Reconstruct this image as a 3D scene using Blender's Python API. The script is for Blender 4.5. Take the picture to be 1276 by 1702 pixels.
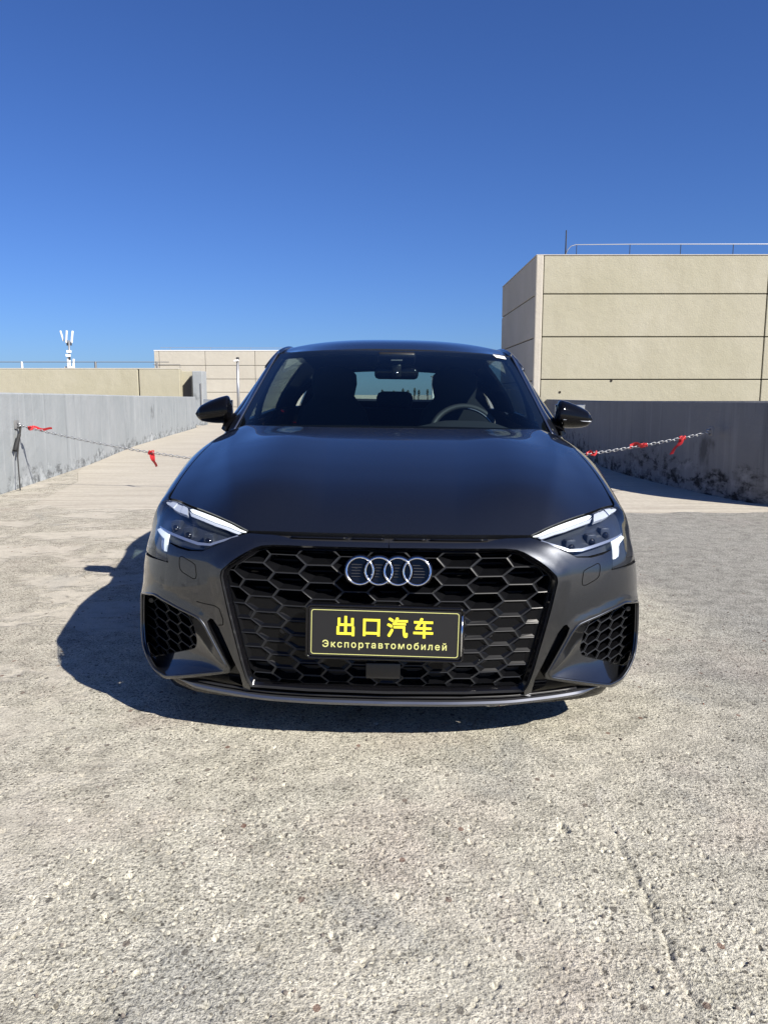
import bpy, bmesh, math, random
import numpy as np
from mathutils import Vector, Matrix, Euler
from mathutils.geometry import delaunay_2d_cdt
for o in list(bpy.data.objects): bpy.data.objects.remove(o)
scene = bpy.context.scene
COL = scene.collection
R = math.radians
rng = random.Random(7)
# ------------------------------------------------------------------ camera
cam_d = bpy.data.cameras.new('camera'); cam = bpy.data.objects.new('camera', cam_d); COL.objects.link(cam)
cam_d.sensor_fit = 'VERTICAL'; cam_d.sensor_height = 24; cam_d.lens = 24*1300/1702
cam_d.clip_start = .05; cam_d.clip_end = 3000
cam.location = (0, -2.30, 1.11); cam.rotation_euler = (R(90-8.57), 0, R(.31))
scene.camera = cam
# ------------------------------------------------------------------ sky, sun, exposure
SUN = Vector((.95, -.85, 1.0)).normalized()
elev = math.asin(SUN.z); az = math.atan2(SUN.x, SUN.y)
world = bpy.data.worlds.new('World'); scene.world = world; world.use_nodes = True
wn, wl = world.node_tree.nodes, world.node_tree.links
bg = wn['Background']; sky = wn.new('ShaderNodeTexSky'); sky.sky_type = 'NISHITA'; sky.sun_disc = False
sky.sun_elevation = elev; sky.sun_rotation = az
sky.altitude = 400; sky.air_density = 1.0; sky.dust_density = .5; sky.ozone_density = 2.6
tint = wn.new('ShaderNodeMix'); tint.data_type = 'RGBA'; tint.blend_type = 'MULTIPLY'; tint.inputs[0].default_value = 1; tint.inputs[7].default_value = (.325, .50, .89, 1)     # camera's rendering of a dry deep-blue sky
wl.new(sky.outputs[0], tint.inputs[6]); wl.new(tint.outputs[2], bg.inputs[0]); bg.inputs[1].default_value = .0707
sun_d = bpy.data.lights.new('sun', 'SUN'); sun = bpy.data.objects.new('sun', sun_d); COL.objects.link(sun)
sun_d.energy = 5.0; sun_d.angle = R(.53); sun_d.color = (1, .94, .85)
sun.rotation_euler = (-SUN).to_track_quat('-Z', 'Y').to_euler()
vs = scene.view_settings; vs.view_transform = 'Standard'; vs.look = 'None'; vs.exposure = .85; vs.gamma = 1; vs.use_curve_mapping = False
scene.cycles.max_bounces = 10; scene.cycles.transparent_max_bounces = 16; scene.cycles.glossy_bounces = 5
# ------------------------------------------------------------------ helpers
def tag(o, label=None, cat=None, group=None, kind=None):
    if label: o['label'] = label
    if cat: o['category'] = cat
    if group: o['group'] = group
    if kind: o['kind'] = kind
    return o
def empty(name, loc=(0,0,0), rot=(0,0,0), parent=None):
    o = bpy.data.objects.new(name, None); COL.objects.link(o); o.location = loc; o.rotation_euler = rot; o.parent = parent
    o.empty_display_size = .2
    return o
def mesh_obj(name, verts, faces, mat=None, parent=None, smooth_=False, normals=None, angle=None):
    me = bpy.data.meshes.new(name)
    me.from_pydata([tuple(map(float, v)) for v in verts], [], [tuple(map(int, f)) for f in faces]); me.update()
    if mat: me.materials.append(mat)
    if smooth_ or normals is not None: me.polygons.foreach_set('use_smooth', [True]*len(me.polygons))
    if normals is not None: me.normals_split_custom_set_from_vertices([tuple(map(float, n)) for n in normals])
    elif angle is not None: me.set_sharp_from_angle(angle=angle)
    o = bpy.data.objects.new(name, me); COL.objects.link(o); o.parent = parent
    return o
def copy_obj(o, parent=None, loc=None, rot=None):
    c = o.copy(); COL.objects.link(c); c.parent = parent
    if loc is not None: c.location = loc
    if rot is not None: c.rotation_euler = rot
    return c
class MB:
    """collects simple shapes into one mesh"""
    def __init__(self): self.v = []; self.f = []
    def add(self, v, f):
        n = len(self.v); self.v += [tuple(p) for p in v]; self.f += [tuple(i+n for i in q) for q in f]; return self
    def box(self, c, d, rot=None, bev=0):
        x, y, z = d[0]/2, d[1]/2, d[2]/2
        if bev:
            bm = bmesh.new(); bmesh.ops.create_cube(bm, size=1)
            bmesh.ops.scale(bm, vec=d, verts=bm.verts); bmesh.ops.bevel(bm, geom=list(bm.edges), offset=bev, segments=2, profile=.5, affect='EDGES')
            bm.verts.ensure_lookup_table(); v = [tuple(q.co) for q in bm.verts]; f = [[q.index for q in p.verts] for p in bm.faces]; bm.free()
        else:
            v = [(a*x, b*y, e*z) for a in (-1,1) for b in (-1,1) for e in (-1,1)]
            f = [(0,1,3,2),(4,6,7,5),(0,4,5,1),(2,3,7,6),(0,2,6,4),(1,5,7,3)]
        m = (rot if isinstance(rot, Matrix) else Euler(rot).to_matrix()) if rot is not None else Matrix.Identity(3)
        return self.add([tuple(m @ Vector(p) + Vector(c)) for p in v], f)
    def tube(self, pts, r, n=8, closed=False, caps=True):
        pts = [Vector(p) for p in pts]; k = len(pts); rr = r if hasattr(r, '__len__') else [r]*k
        up = None; v = []
        for i in range(k):
            a = pts[(i-1) % k] if (closed or i > 0) else pts[i]; b = pts[(i+1) % k] if (closed or i < k-1) else pts[i]
            t = (b-a).normalized()
            if up is None:
                up = Vector((0,0,1)) if abs(t.z) < .9 else Vector((1,0,0))
            x = t.cross(up).normalized(); up = x.cross(t).normalized()
            v += [pts[i] + rr[i]*(math.cos(2*math.pi*j/n)*x + math.sin(2*math.pi*j/n)*up) for j in range(n)]
        f = []
        for i in range(k if closed else k-1):
            for j in range(n): f.append((i*n+j, i*n+(j+1)%n, ((i+1)%k)*n+(j+1)%n, ((i+1)%k)*n+j))
        if caps and not closed: f += [tuple(range(n))[::-1], tuple(range((k-1)*n, k*n))]
        return self.add(v, f)
    def lathe(self, prof, n=32, axis='x', c=(0,0,0)):
        """prof: (radius, along) pairs, spun about an axis"""
        v = []; k = len(prof)
        for r, a in prof:
            for j in range(n):
                q = 2*math.pi*j/n; p = (a, r*math.cos(q), r*math.sin(q)) if axis == 'x' else ((r*math.cos(q), a, r*math.sin(q)) if axis == 'y' else (r*math.cos(q), r*math.sin(q), a))
                v.append((p[0]+c[0], p[1]+c[1], p[2]+c[2]))
        f = [(i*n+j, i*n+(j+1)%n, (i+1)*n+(j+1)%n, (i+1)*n+j) for i in range(k-1) for j in range(n)]
        return self.add(v, f)
    def prism(self, poly, z0, z1):
        n = len(poly)
        return self.add([(x, y, z0) for x, y in poly]+[(x, y, z1) for x, y in poly],
                        [tuple(range(n))[::-1], tuple(range(n, 2*n))]+[(i, (i+1)%n, n+(i+1)%n, n+i) for i in range(n)])
    def build(self, name, mat, parent=None, smooth_=False, angle=None):
        o = mesh_obj(name, self.v, self.f, mat, parent, smooth_ or angle is not None, None, angle)
        bm = bmesh.new(); bm.from_mesh(o.data); bmesh.ops.recalc_face_normals(bm, faces=bm.faces); bm.to_mesh(o.data); bm.free()
        if angle is not None: o.data.set_sharp_from_angle(angle=angle)
        return o
def grid_obj(name, P, mat, parent=None, flip=False, closed_u=False, angle=None):
    n, m = P.shape[:2]; f = []
    for i in range(n if closed_u else n-1):
        for j in range(m-1):
            a, b, c, d = i*m+j, ((i+1) % n)*m+j, ((i+1) % n)*m+j+1, i*m+j+1
            f.append((a, d, c, b) if flip else (a, b, c, d))
    return mesh_obj(name, P.reshape(-1, 3), f, mat, parent, True, None, angle)
def mirror_x(o, name, parent=None):
    """an own mesh mirrored about x=0, faces turned"""
    me = o.data; v = [(-p.co.x, p.co.y, p.co.z) for p in me.vertices]; f = [tuple(p.vertices)[::-1] for p in me.polygons]
    nrm = None
    if me.has_custom_normals:
        nn = [None]*len(v)
        for l in me.loops: q = me.corner_normals[l.index].vector; nn[l.vertex_index] = (-q.x, q.y, q.z)
        nrm = nn
    c = mesh_obj(name, v, f, me.materials[0] if me.materials else None, parent, me.polygons[0].use_smooth, nrm)
    if nrm is None and me.polygons[0].use_smooth: c.data.set_sharp_from_angle(angle=R(40))
    return c
# ------------------------------------------------------------------ materials
def mat(name, base=(.5,.5,.5), rough=.5, metal=0., coat=0., coat_rough=.03, spec=.5, emit=None, estr=0.):
    m = bpy.data.materials.new(name); m.use_nodes = True; b = m.node_tree.nodes['Principled BSDF']
    b.inputs['Base Color'].default_value = (*base, 1); b.inputs['Roughness'].default_value = rough; b.inputs['Metallic'].default_value = metal
    b.inputs['Coat Weight'].default_value = coat; b.inputs['Coat Roughness'].default_value = coat_rough; b.inputs['Specular IOR Level'].default_value = spec
    if emit: b.inputs['Emission Color'].default_value = (*emit, 1); b.inputs['Emission Strength'].default_value = estr
    return m
class NT:
    def __init__(self, m): self.t = m.node_tree; self.n = m.node_tree.nodes; self.l = m.node_tree.links; self.b = self.n['Principled BSDF']
    def new(self, t, **kw):
        x = self.n.new(t)
        for k, v in kw.items():
            if k.startswith('i_'): x.inputs[int(k[2:])].default_value = v
            else: setattr(x, k, v)
        return x
    def link(self, a, b): self.l.new(a, b)
    def pos(self): return self.new('ShaderNodeNewGeometry').outputs['Position']
    def mapping(self, vec, scale=(1,1,1), loc=(0,0,0), rot=(0,0,0)):
        m = self.new('ShaderNodeMapping'); self.link(vec, m.inputs[0]); m.inputs['Scale'].default_value = scale; m.inputs['Location'].default_value = loc; m.inputs['Rotation'].default_value = rot
        return m.outputs[0]
    def noise(self, vec, scale, detail=4, rough=.55, dist=0.):
        x = self.new('ShaderNodeTexNoise'); self.link(vec, x.inputs['Vector']); x.inputs['Scale'].default_value = scale; x.inputs['Detail'].default_value = detail
        x.inputs['Roughness'].default_value = rough; x.inputs['Distortion'].default_value = dist; return x.outputs[0]
    def voro(self, vec, scale, feature='F1', rand=1., dims='3D'):
        x = self.new('ShaderNodeTexVoronoi', feature=feature, voronoi_dimensions=dims); self.link(vec, x.inputs['Vector']); x.inputs['Scale'].default_value = scale; x.inputs['Randomness'].default_value = rand; return x
    def ramp(self, fac, stops, interp='LINEAR'):
        x = self.new('ShaderNodeValToRGB'); self.link(fac, x.inputs[0]); x.color_ramp.interpolation = interp
        e = x.color_ramp.elements
        while len(e) < len(stops): e.new(.5)
        for q, (p, c) in zip(e, stops): q.position = p; q.color = (*c, 1) if hasattr(c, '__len__') else (c, c, c, 1)
        return x.outputs[0]
    def mix(self, fac, a, b, mode='MIX'):
        x = self.new('ShaderNodeMix', data_type='RGBA', blend_type=mode)
        for s, v in ((0, fac), (6, a), (7, b)):
            if isinstance(v, (int, float)): x.inputs[s].default_value = v
            elif isinstance(v, tuple): x.inputs[s].default_value = (*v, 1)
            else: self.link(v, x.inputs[s])
        return x.outputs[2]
    def math(self, op, a, b=None, clamp=False):
        x = self.new('ShaderNodeMath', operation=op, use_clamp=clamp)
        for s, v in ((0, a), (1, b)):
            if v is None: continue
            if isinstance(v, (int, float)): x.inputs[s].default_value = v
            else: self.link(v, x.inputs[s])
        return x.outputs[0]
    def bump(self, h, strength=.5, dist=.01, normal=None):
        x = self.new('ShaderNodeBump'); x.inputs['Strength'].default_value = strength; x.inputs['Distance'].default_value = dist; self.link(h, x.inputs['Height'])
        if normal: self.link(normal, x.inputs['Normal'])
        return x.outputs[0]
    def color(self, c): self.link(c, self.b.inputs['Base Color'])
    def normal(self, n): self.link(n, self.b.inputs['Normal'])
M = {}
# car paint: dark grey metallic under clear coat
M['paint'] = mat('paint', (.040,.043,.049), .40, .92, 1., .010)
M['paint'].node_tree.nodes['Principled BSDF'].inputs['Coat IOR'].default_value = 1.66
M['lip_grey'] = mat('lip_grey', (.16,.165,.18), .34, .9, .6, .05)
n_ = NT(M['paint']); fl = n_.voro(n_.new('ShaderNodeTexCoord').outputs['Object'], 1400)
n_.color(n_.mix(n_.ramp(fl.outputs['Color'], [(0, 0.), (1, 1.)]), (.019,.021,.0245), (.050,.053,.060)))
M['gloss_black'] = mat('gloss_black', (.004,.004,.005), .10, 0, 0, .03, .38)
M['grille_black'] = mat('grille_black', (.004,.0042,.005), .26, 0, 0, .03, .16)
M['mirror_black'] = mat('mirror_black', (.003,.003,.0035), .06, 0, 0, .03, .25)
M['cell_lip'] = mat('cell_lip', (.020,.021,.023), .36, .1, spec=.25)
M['plastic_black'] = mat('plastic_black', (.012,.012,.013), .42)
M['void'] = mat('void', (.003,.003,.003), .9, spec=.1)
M['chrome'] = mat('chrome', (.70,.71,.73), .12, 1.)
M['satin_metal'] = mat('satin_metal', (.50,.51,.53), .32, 1.)
M['lamp_silver'] = mat('lamp_silver', (.55,.58,.64), .30, .8)
M['housing'] = mat('housing', (.042,.049,.062), .32, .4)
M['drl'] = mat('drl', (.85,.87,.85), .25, emit=(.93,1.,.95), estr=.26)
M['drl_off'] = mat('drl_off', (.60,.63,.68), .25, .2)
M['rubber'] = mat('rubber', (.016,.016,.016), .75)
M['dark_trim'] = mat('dark_trim', (.026,.028,.031), .55)
M['seat_cloth'] = mat('seat_cloth', (.020,.021,.024), .85)
M['headliner'] = mat('headliner', (.05,.05,.052), .9)
M['plate_black'] = mat('plate_black', (.010,.010,.011), .35)
M['plate_yellow'] = mat('plate_yellow', (.80,.70,.045), .45)
M['plate_line'] = mat('plate_line', (.55,.55,.20), .45)
M['white_sticker'] = mat('white_sticker', (.75,.76,.77), .5)
M['tail_red'] = mat('tail_red', (.25,.005,.008), .15, 0, 1.)
def glassmat(name, tint, gloss_tint=(1,1,1), ior=1.5, rough=0.):
    m = bpy.data.materials.new(name); m.use_nodes = True; t = m.node_tree; t.nodes.remove(t.nodes['Principled BSDF'])
    tr = t.nodes.new('ShaderNodeBsdfTransparent'); tr.inputs[0].default_value = (*tint, 1)
    gl = t.nodes.new('ShaderNodeBsdfGlossy'); gl.inputs['Color'].default_value = (*gloss_tint, 1); gl.inputs['Roughness'].default_value = rough
    geo = t.nodes.new('ShaderNodeNewGeometry'); dt = t.nodes.new('ShaderNodeVectorMath'); dt.operation = 'DOT_PRODUCT'
    t.links.new(geo.outputs['Incoming'], dt.inputs[0]); t.links.new(geo.outputs['Normal'], dt.inputs[1])
    def mth(op, a, b=None):
        x = t.nodes.new('ShaderNodeMath'); x.operation = op
        for i, v in enumerate((a, b)):
            if v is None: continue
            if isinstance(v, (int, float)): x.inputs[i].default_value = v
            else: t.links.new(v, x.inputs[i])
        return x.outputs[0]
    f0 = ((ior-1)/(ior+1))**2; k5 = mth('POWER', mth('SUBTRACT', 1., mth('ABSOLUTE', dt.outputs['Value'])), 5.)     # Schlick
    frs = mth('ADD', mth('MULTIPLY', k5, 1-f0), f0)
    mx = t.nodes.new('ShaderNodeMixShader'); t.links.new(frs, mx.inputs[0]); t.links.new(tr.outputs[0], mx.inputs[1]); t.links.new(gl.outputs[0], mx.inputs[2])
    t.links.new(mx.outputs[0], t.nodes['Material Output'].inputs[0]); return m
M['windscreen'] = glassmat('windscreen', (.60,.70,.70), ior=1.52)
M['side_glass'] = glassmat('side_glass', (.26,.32,.335), ior=1.5)
M['rear_glass'] = glassmat('rear_glass', (.62,.74,.70), ior=1.45)
M['lens'] = glassmat('lens', (.93,.95,.97), ior=1.62)
# ------------------------------------------------------------------ setting materials
def m_ground():
    m = mat('worn_concrete', rough=.93, spec=.15); n = NT(m); p = n.new('ShaderNodeVectorMath', operation='MULTIPLY'); p.inputs[1].default_value = (1, 1, 0); n.link(n.pos(), p.inputs[0]); p = p.outputs[0]
    big = n.noise(p, .55, 5, .6); mid = n.noise(p, 3.2, 5, .62, .4)
    f70 = n.noise(p, 82, 3, .65); f140 = n.noise(n.mapping(p, loc=(2, 5, 0)), 175, 3, .7); f300 = n.noise(n.mapping(p, loc=(7, 1, 0)), 300, 2, .6)
    c = n.ramp(big, [(.30, (.400,.378,.300)), (.52, (.470,.445,.360)), (.72, (.435,.420,.348))])
    c = n.mix(n.ramp(mid, [(.36, 0.), (.62, 1.)]), c, n.mix(.5, c, (.53,.505,.425)))
    c = n.mix(n.ramp(n.noise(n.mapping(p, loc=(4, 1, 0)), 1.3, 4, .6), [(.52, 0.), (.68, .5)]), c, (.42,.352,.305))         # faint pink weathering
    sx = n.new('ShaderNodeSeparateXYZ'); n.link(p, sx.inputs[0])
    farther = n.ramp(n.math('MULTIPLY_ADD', sx.outputs[1], .2), [(.03, 0.), (.25, 1.)])
    wob = n.math('ADD', sx.outputs[0], n.math('MULTIPLY', n.math('SUBTRACT', n.noise(p, .9, 4), .5), 2.2))
    right = n.math('MULTIPLY', n.ramp(n.math('MULTIPLY', wob, .25), [(.20, 0.), (.42, 1.)]), farther)
    left = n.math('MULTIPLY', n.ramp(n.math('MULTIPLY', wob, -.25), [(.20, 0.), (.42, 1.)]), farther)
    c = n.mix(n.math('MULTIPLY', right, .8), c, (.262,.258,.240)); c = n.mix(n.math('MULTIPLY', left, .5), c, (.41,.375,.315))
    mot = n.noise(n.mapping(p, loc=(6, 2, 0)), 11, 5, .62, .3); c = n.mix(1., c, n.ramp(mot, [(.36, .78), (.50, 1.0), (.62, 1.12)]), 'MULTIPLY')
    c = n.mix(n.ramp(n.noise(n.mapping(p, loc=(9, 4, 0), scale=(1, .7, 1)), 1.9, 5, .6, .6), [(.60, 0.), (.68, .55)]), c, (.30,.30,.272))      # greyer damp-worn areas
    c = n.mix(n.ramp(n.noise(n.mapping(p, loc=(2, 9, 0), scale=(1, .6, 1)), 4.3, 4, .6, .8), [(.68, 0.), (.74, .6)]), c, (.52,.50,.44))          # lime bloom
    # spalled patches: sound cement skin against rough exposed aggregate
    skin = n.ramp(n.noise(n.mapping(p, loc=(1, 8, 0), scale=(.8, 1.25, 1)), 2.1, 7, .68, .5), [(.49, 0.), (.56, 1.)])
    skin = n.math('MULTIPLY', skin, n.math('ADD', n.math('MULTIPLY', left, .85), n.math('MULTIPLY', n.math('SUBTRACT', 1., right), .30)), True)
    sp1 = n.ramp(f70, [(.36, .58), (.46, .92), (.54, 1.04), (.64, 1.14)]); sp2 = n.ramp(f140, [(.36, .40), (.45, .88), (.54, 1.06), (.65, 1.24)])
    v1 = n.voro(p, 105, dims='2D'); st1 = n.ramp(v1.outputs['Color'], [(.0, .74), (.35, .97), (.7, 1.03), (.95, 1.14)])
    rough_c = n.mix(1., n.mix(1., n.mix(1., c, sp1, 'MULTIPLY'), sp2, 'MULTIPLY'), st1, 'MULTIPLY')
    smooth_c = n.mix(1., n.mix(.5, c, (.44,.405,.345)), n.ramp(f140, [(.30, .78), (.5, 1.), (.7, 1.08)]), 'MULTIPLY')
    c = n.mix(skin, rough_c, smooth_c)
    # shade of small pits painted as dark specks, mixed with dark pebbles
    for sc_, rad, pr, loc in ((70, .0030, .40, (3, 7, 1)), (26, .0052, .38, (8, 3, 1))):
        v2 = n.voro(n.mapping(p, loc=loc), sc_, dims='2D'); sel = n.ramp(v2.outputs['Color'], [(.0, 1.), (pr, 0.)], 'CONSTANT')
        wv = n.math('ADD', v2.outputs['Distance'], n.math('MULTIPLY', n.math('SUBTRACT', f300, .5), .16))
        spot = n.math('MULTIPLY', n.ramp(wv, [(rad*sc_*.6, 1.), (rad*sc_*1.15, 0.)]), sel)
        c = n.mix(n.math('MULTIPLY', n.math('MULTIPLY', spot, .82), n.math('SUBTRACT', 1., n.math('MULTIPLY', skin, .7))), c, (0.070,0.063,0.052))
    # small round dark stones showing in the surface
    v3 = n.voro(n.mapping(p, loc=(2, 2, 4), scale=(1, .75, 1)), 9, dims='2D'); s3 = n.ramp(v3.outputs['Color'], [(.0, 1.), (.32, 0.)], 'CONSTANT')
    spot = n.math('MULTIPLY', n.math('LESS_THAN', n.math('ADD', v3.outputs['Distance'], n.math('MULTIPLY', f70, .03)), .082), s3)
    c = n.mix(n.math('MULTIPLY', spot, .8), c, n.ramp(v3.outputs['Color'], [(.1, (0.080,0.073,0.063)), (.2, (0.133,0.123,0.103)), (.3, (0.167,0.093,0.067))]))
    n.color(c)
    h = n.math('ADD', n.math('MULTIPLY', f70, 1.3), n.math('MULTIPLY', f140, .9)); h = n.math('ADD', h, n.math('MULTIPLY', f300, .35)); h = n.math('ADD', h, n.math('MULTIPLY', mid, 1.2))
    h = n.math('MULTIPLY', h, n.math('SUBTRACT', 1., n.math('MULTIPLY', skin, .6)))
    n.normal(n.bump(h, 1.0, .0065)); return m
def m_slab():
    m = mat('ramp_concrete', rough=.9, spec=.2); n = NT(m); p = n.pos()
    c = n.ramp(n.noise(p, .8, 5, .6), [(.3, (.43,.395,.325)), (.7, (.49,.457,.385))])
    brush = n.noise(n.mapping(p, scale=(.35, 9, 1)), 1.6, 5, .65, .3)
    c = n.mix(n.ramp(brush, [(.36, .55), (.55, 0.)]), c, (.27,.24,.195))
    c = n.mix(n.ramp(n.noise(p, 22, 4, .7), [(.4, .35), (.6, 0.)]), c, (.29,.26,.22))
    n.color(c); n.normal(n.bump(n.math('ADD', n.noise(p, 55, 4, .7), n.math('MULTIPLY', brush, 1.2)), .7, .006)); return m
def m_plaster(name, c0, c1, streak, stain=(0.020,0.020,0.021), stain_amt=.85, base_h=.28, warm=(0.200,0.193,0.187)):
    """painted render with vertical runs and a dirty foot"""
    m = mat(name, rough=.85, spec=.2); n = NT(m); p = n.pos()
    c = n.ramp(n.noise(p, 1.1, 5, .6), [(.3, c0), (.7, c1)])
    run = n.noise(n.mapping(p, scale=(3.2, 3.2, .22)), 1.7, 5, .6, .2)
    c = n.mix(n.ramp(run, [(.28, .7), (.42, 0.)]), c, streak)
    run2 = n.noise(n.mapping(p, scale=(5, 5, .3), loc=(3, 1, 0)), 1.5, 5, .6)
    c = n.mix(n.ramp(run2, [(.56, 0.), (.70, .5)]), c, tuple(min(1, x*1.25) for x in c1))
    sx = n.new('ShaderNodeSeparateXYZ'); n.link(p, sx.inputs[0])
    foot = n.ramp(n.math('ADD', n.math('DIVIDE', sx.outputs[2], base_h), n.math('MULTIPLY', n.math('SUBTRACT', n.noise(n.mapping(p, scale=(1, 1, 1.6)), 2.2, 6, .65), .5), 3.2)), [(.25, 1.), (.75, 0.)])
    blot = n.ramp(n.noise(n.mapping(p, scale=(1.5, 1.5, 3.2)), 3.2, 6, .7), [(.45, 0.), (.56, 1.)])
    c = n.mix(n.math('MULTIPLY', n.math('MULTIPLY', foot, blot), stain_amt), c, stain)
    c = n.mix(n.math('MULTIPLY', foot, n.ramp(n.noise(p, 5, 5, .7), [(.5, 0.), (.62, .6)])), c, tuple(min(1, x*1.5) for x in c1))
    blk = n.noise(n.mapping(p, loc=(5, 9, 2), scale=(1, 1, .6)), 1.4, 5, .62)
    c = n.mix(n.ramp(blk, [(.64, 0.), (.72, .6)]), c, stain)
    n.color(c); n.normal(n.bump(n.math('ADD', n.noise(p, 30, 5, .7), n.math('MULTIPLY', n.noise(p, 4, 4), 3.)), .4, .012)); return m
def m_stucco(name, c0, c1, dirt):
    m = mat(name, rough=.9, spec=.15); n = NT(m); p = n.pos()
    c = n.ramp(n.noise(p, .7, 5, .55), [(.3, c0), (.7, c1)])
    patch = n.voro(n.mapping(p, scale=(.8, .8, 1.3)), 1.1, 'SMOOTH_F1'); c = n.mix(n.ramp(patch.outputs['Color'], [(.3, .12), (.7, 0.)]), c, dirt)
    c = n.mix(n.ramp(n.noise(n.mapping(p, scale=(1.6, 1.6, .35)), 1.3, 5, .6), [(.34, .30), (.50, 0.)]), c, dirt)
    c = n.mix(n.ramp(n.noise(p, 9, 5, .7), [(.34, .3), (.46, 0.)]), c, dirt)
    n.color(c); n.normal(n.bump(n.math('ADD', n.noise(p, 26, 5, .7), n.math('MULTIPLY', n.noise(p, 3, 3), 2.)), .6, .012)); return m
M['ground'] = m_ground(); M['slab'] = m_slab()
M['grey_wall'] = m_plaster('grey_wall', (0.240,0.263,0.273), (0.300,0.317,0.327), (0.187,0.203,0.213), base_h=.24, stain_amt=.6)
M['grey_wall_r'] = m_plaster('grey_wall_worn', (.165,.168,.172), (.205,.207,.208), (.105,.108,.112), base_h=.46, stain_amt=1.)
M['beige'] = m_stucco('beige_stucco', (.345,.324,.238), (.385,.362,.280), (.305,.282,.207))
M['beige_light'] = m_stucco('cream_stucco', (0.413,0.387,0.327), (0.447,0.423,0.363), (0.360,0.333,0.280))
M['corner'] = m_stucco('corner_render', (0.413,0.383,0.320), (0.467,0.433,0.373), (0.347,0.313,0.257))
M['joint_far'] = mat('joint_far', (0.240,0.220,0.187), .9, spec=.1)
M['joint'] = mat('joint', (0.033,0.028,0.023), .9, spec=.1)
M['galv'] = mat('galvanised', (.42,.43,.44), .45, .8)
M['galv_dull'] = mat('galvanised_dull', (0.200,0.200,0.200), .7, .3)
M['white_paint'] = mat('white_paint', (.66,.66,.65), .55)
M['dark_metal'] = mat('dark_metal', (0.040,0.040,0.043), .55, .4)
M['door_grey'] = mat('door_grey', (0.067,0.063,0.060), .7)
M['ribbon'] = mat('ribbon', (.42,.014,.018), .62)
M['bark'] = mat('bark', (0.047,0.037,0.027), .9)
M['leaf'] = mat('leaf', (.085,.105,.080), .8)  # lightened: distance haze is put into the leaf colour
M['pebble'] = mat('pebble', (0.147,0.127,0.107), .85); 
M['red_chip'] = mat('red_chip', (0.200,0.073,0.043), .8)
ROLL = .0135
def ground_z(x, y):
    r = math.hypot(x, y-1.8); f = 1-float(np.clip((r-3.2)/3.0, 0, 1)); f = f*f*(3-2*f); return -ROLL*x*f
# ------------------------------------------------------------------ ground: one sheet to the horizon, fine near the car
def vnoise(x, y, cell, seed):
    """smooth value noise on a hashed lattice"""
    gx_, gy_ = x/cell, y/cell; ix, iy = np.floor(gx_).astype(np.int64), np.floor(gy_).astype(np.int64); fx, fy = gx_-ix, gy_-iy
    fx = fx*fx*(3-2*fx); fy = fy*fy*(3-2*fy)
    hsh = lambda a, b: np.modf(np.abs(np.sin(a*127.1+b*311.7+seed*74.7)*43758.5453))[0]
    return (hsh(ix, iy)*(1-fx)+hsh(ix+1, iy)*fx)*(1-fy)+(hsh(ix, iy+1)*(1-fx)+hsh(ix+1, iy+1)*fx)*fy
def pits(x, y, cell, r0, r1, prob, seed):
    """bowl field 0..1: one possible pit per jittered cell"""
    ix, iy = np.floor(x/cell).astype(np.int64), np.floor(y/cell).astype(np.int64); out = np.zeros_like(x)
    hsh = lambda a, b, k: np.modf(np.abs(np.sin(a*127.1+b*311.7+(seed+k)*74.7)*43758.5453))[0]
    for dx in (-1, 0, 1):
        for dy in (-1, 0, 1):
            a, b = ix+dx, iy+dy; cx, cy = (a+.15+.7*hsh(a, b, 1))*cell, (b+.15+.7*hsh(a, b, 2))*cell; r = r0+(r1-r0)*hsh(a, b, 3)**2
            an = hsh(a, b, 5)*3.14; st = .6+.6*hsh(a, b, 6); u = (x-cx)*np.cos(an)+(y-cy)*np.sin(an); v = (-(x-cx)*np.sin(an)+(y-cy)*np.cos(an))*st
            d = (u*u+v*v)/(r*r); w = np.where(hsh(a, b, 4) < prob, np.clip(1-d, 0, 1), 0)*(.5+.5*r/r1); out = np.maximum(out, w)
    return out
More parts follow.
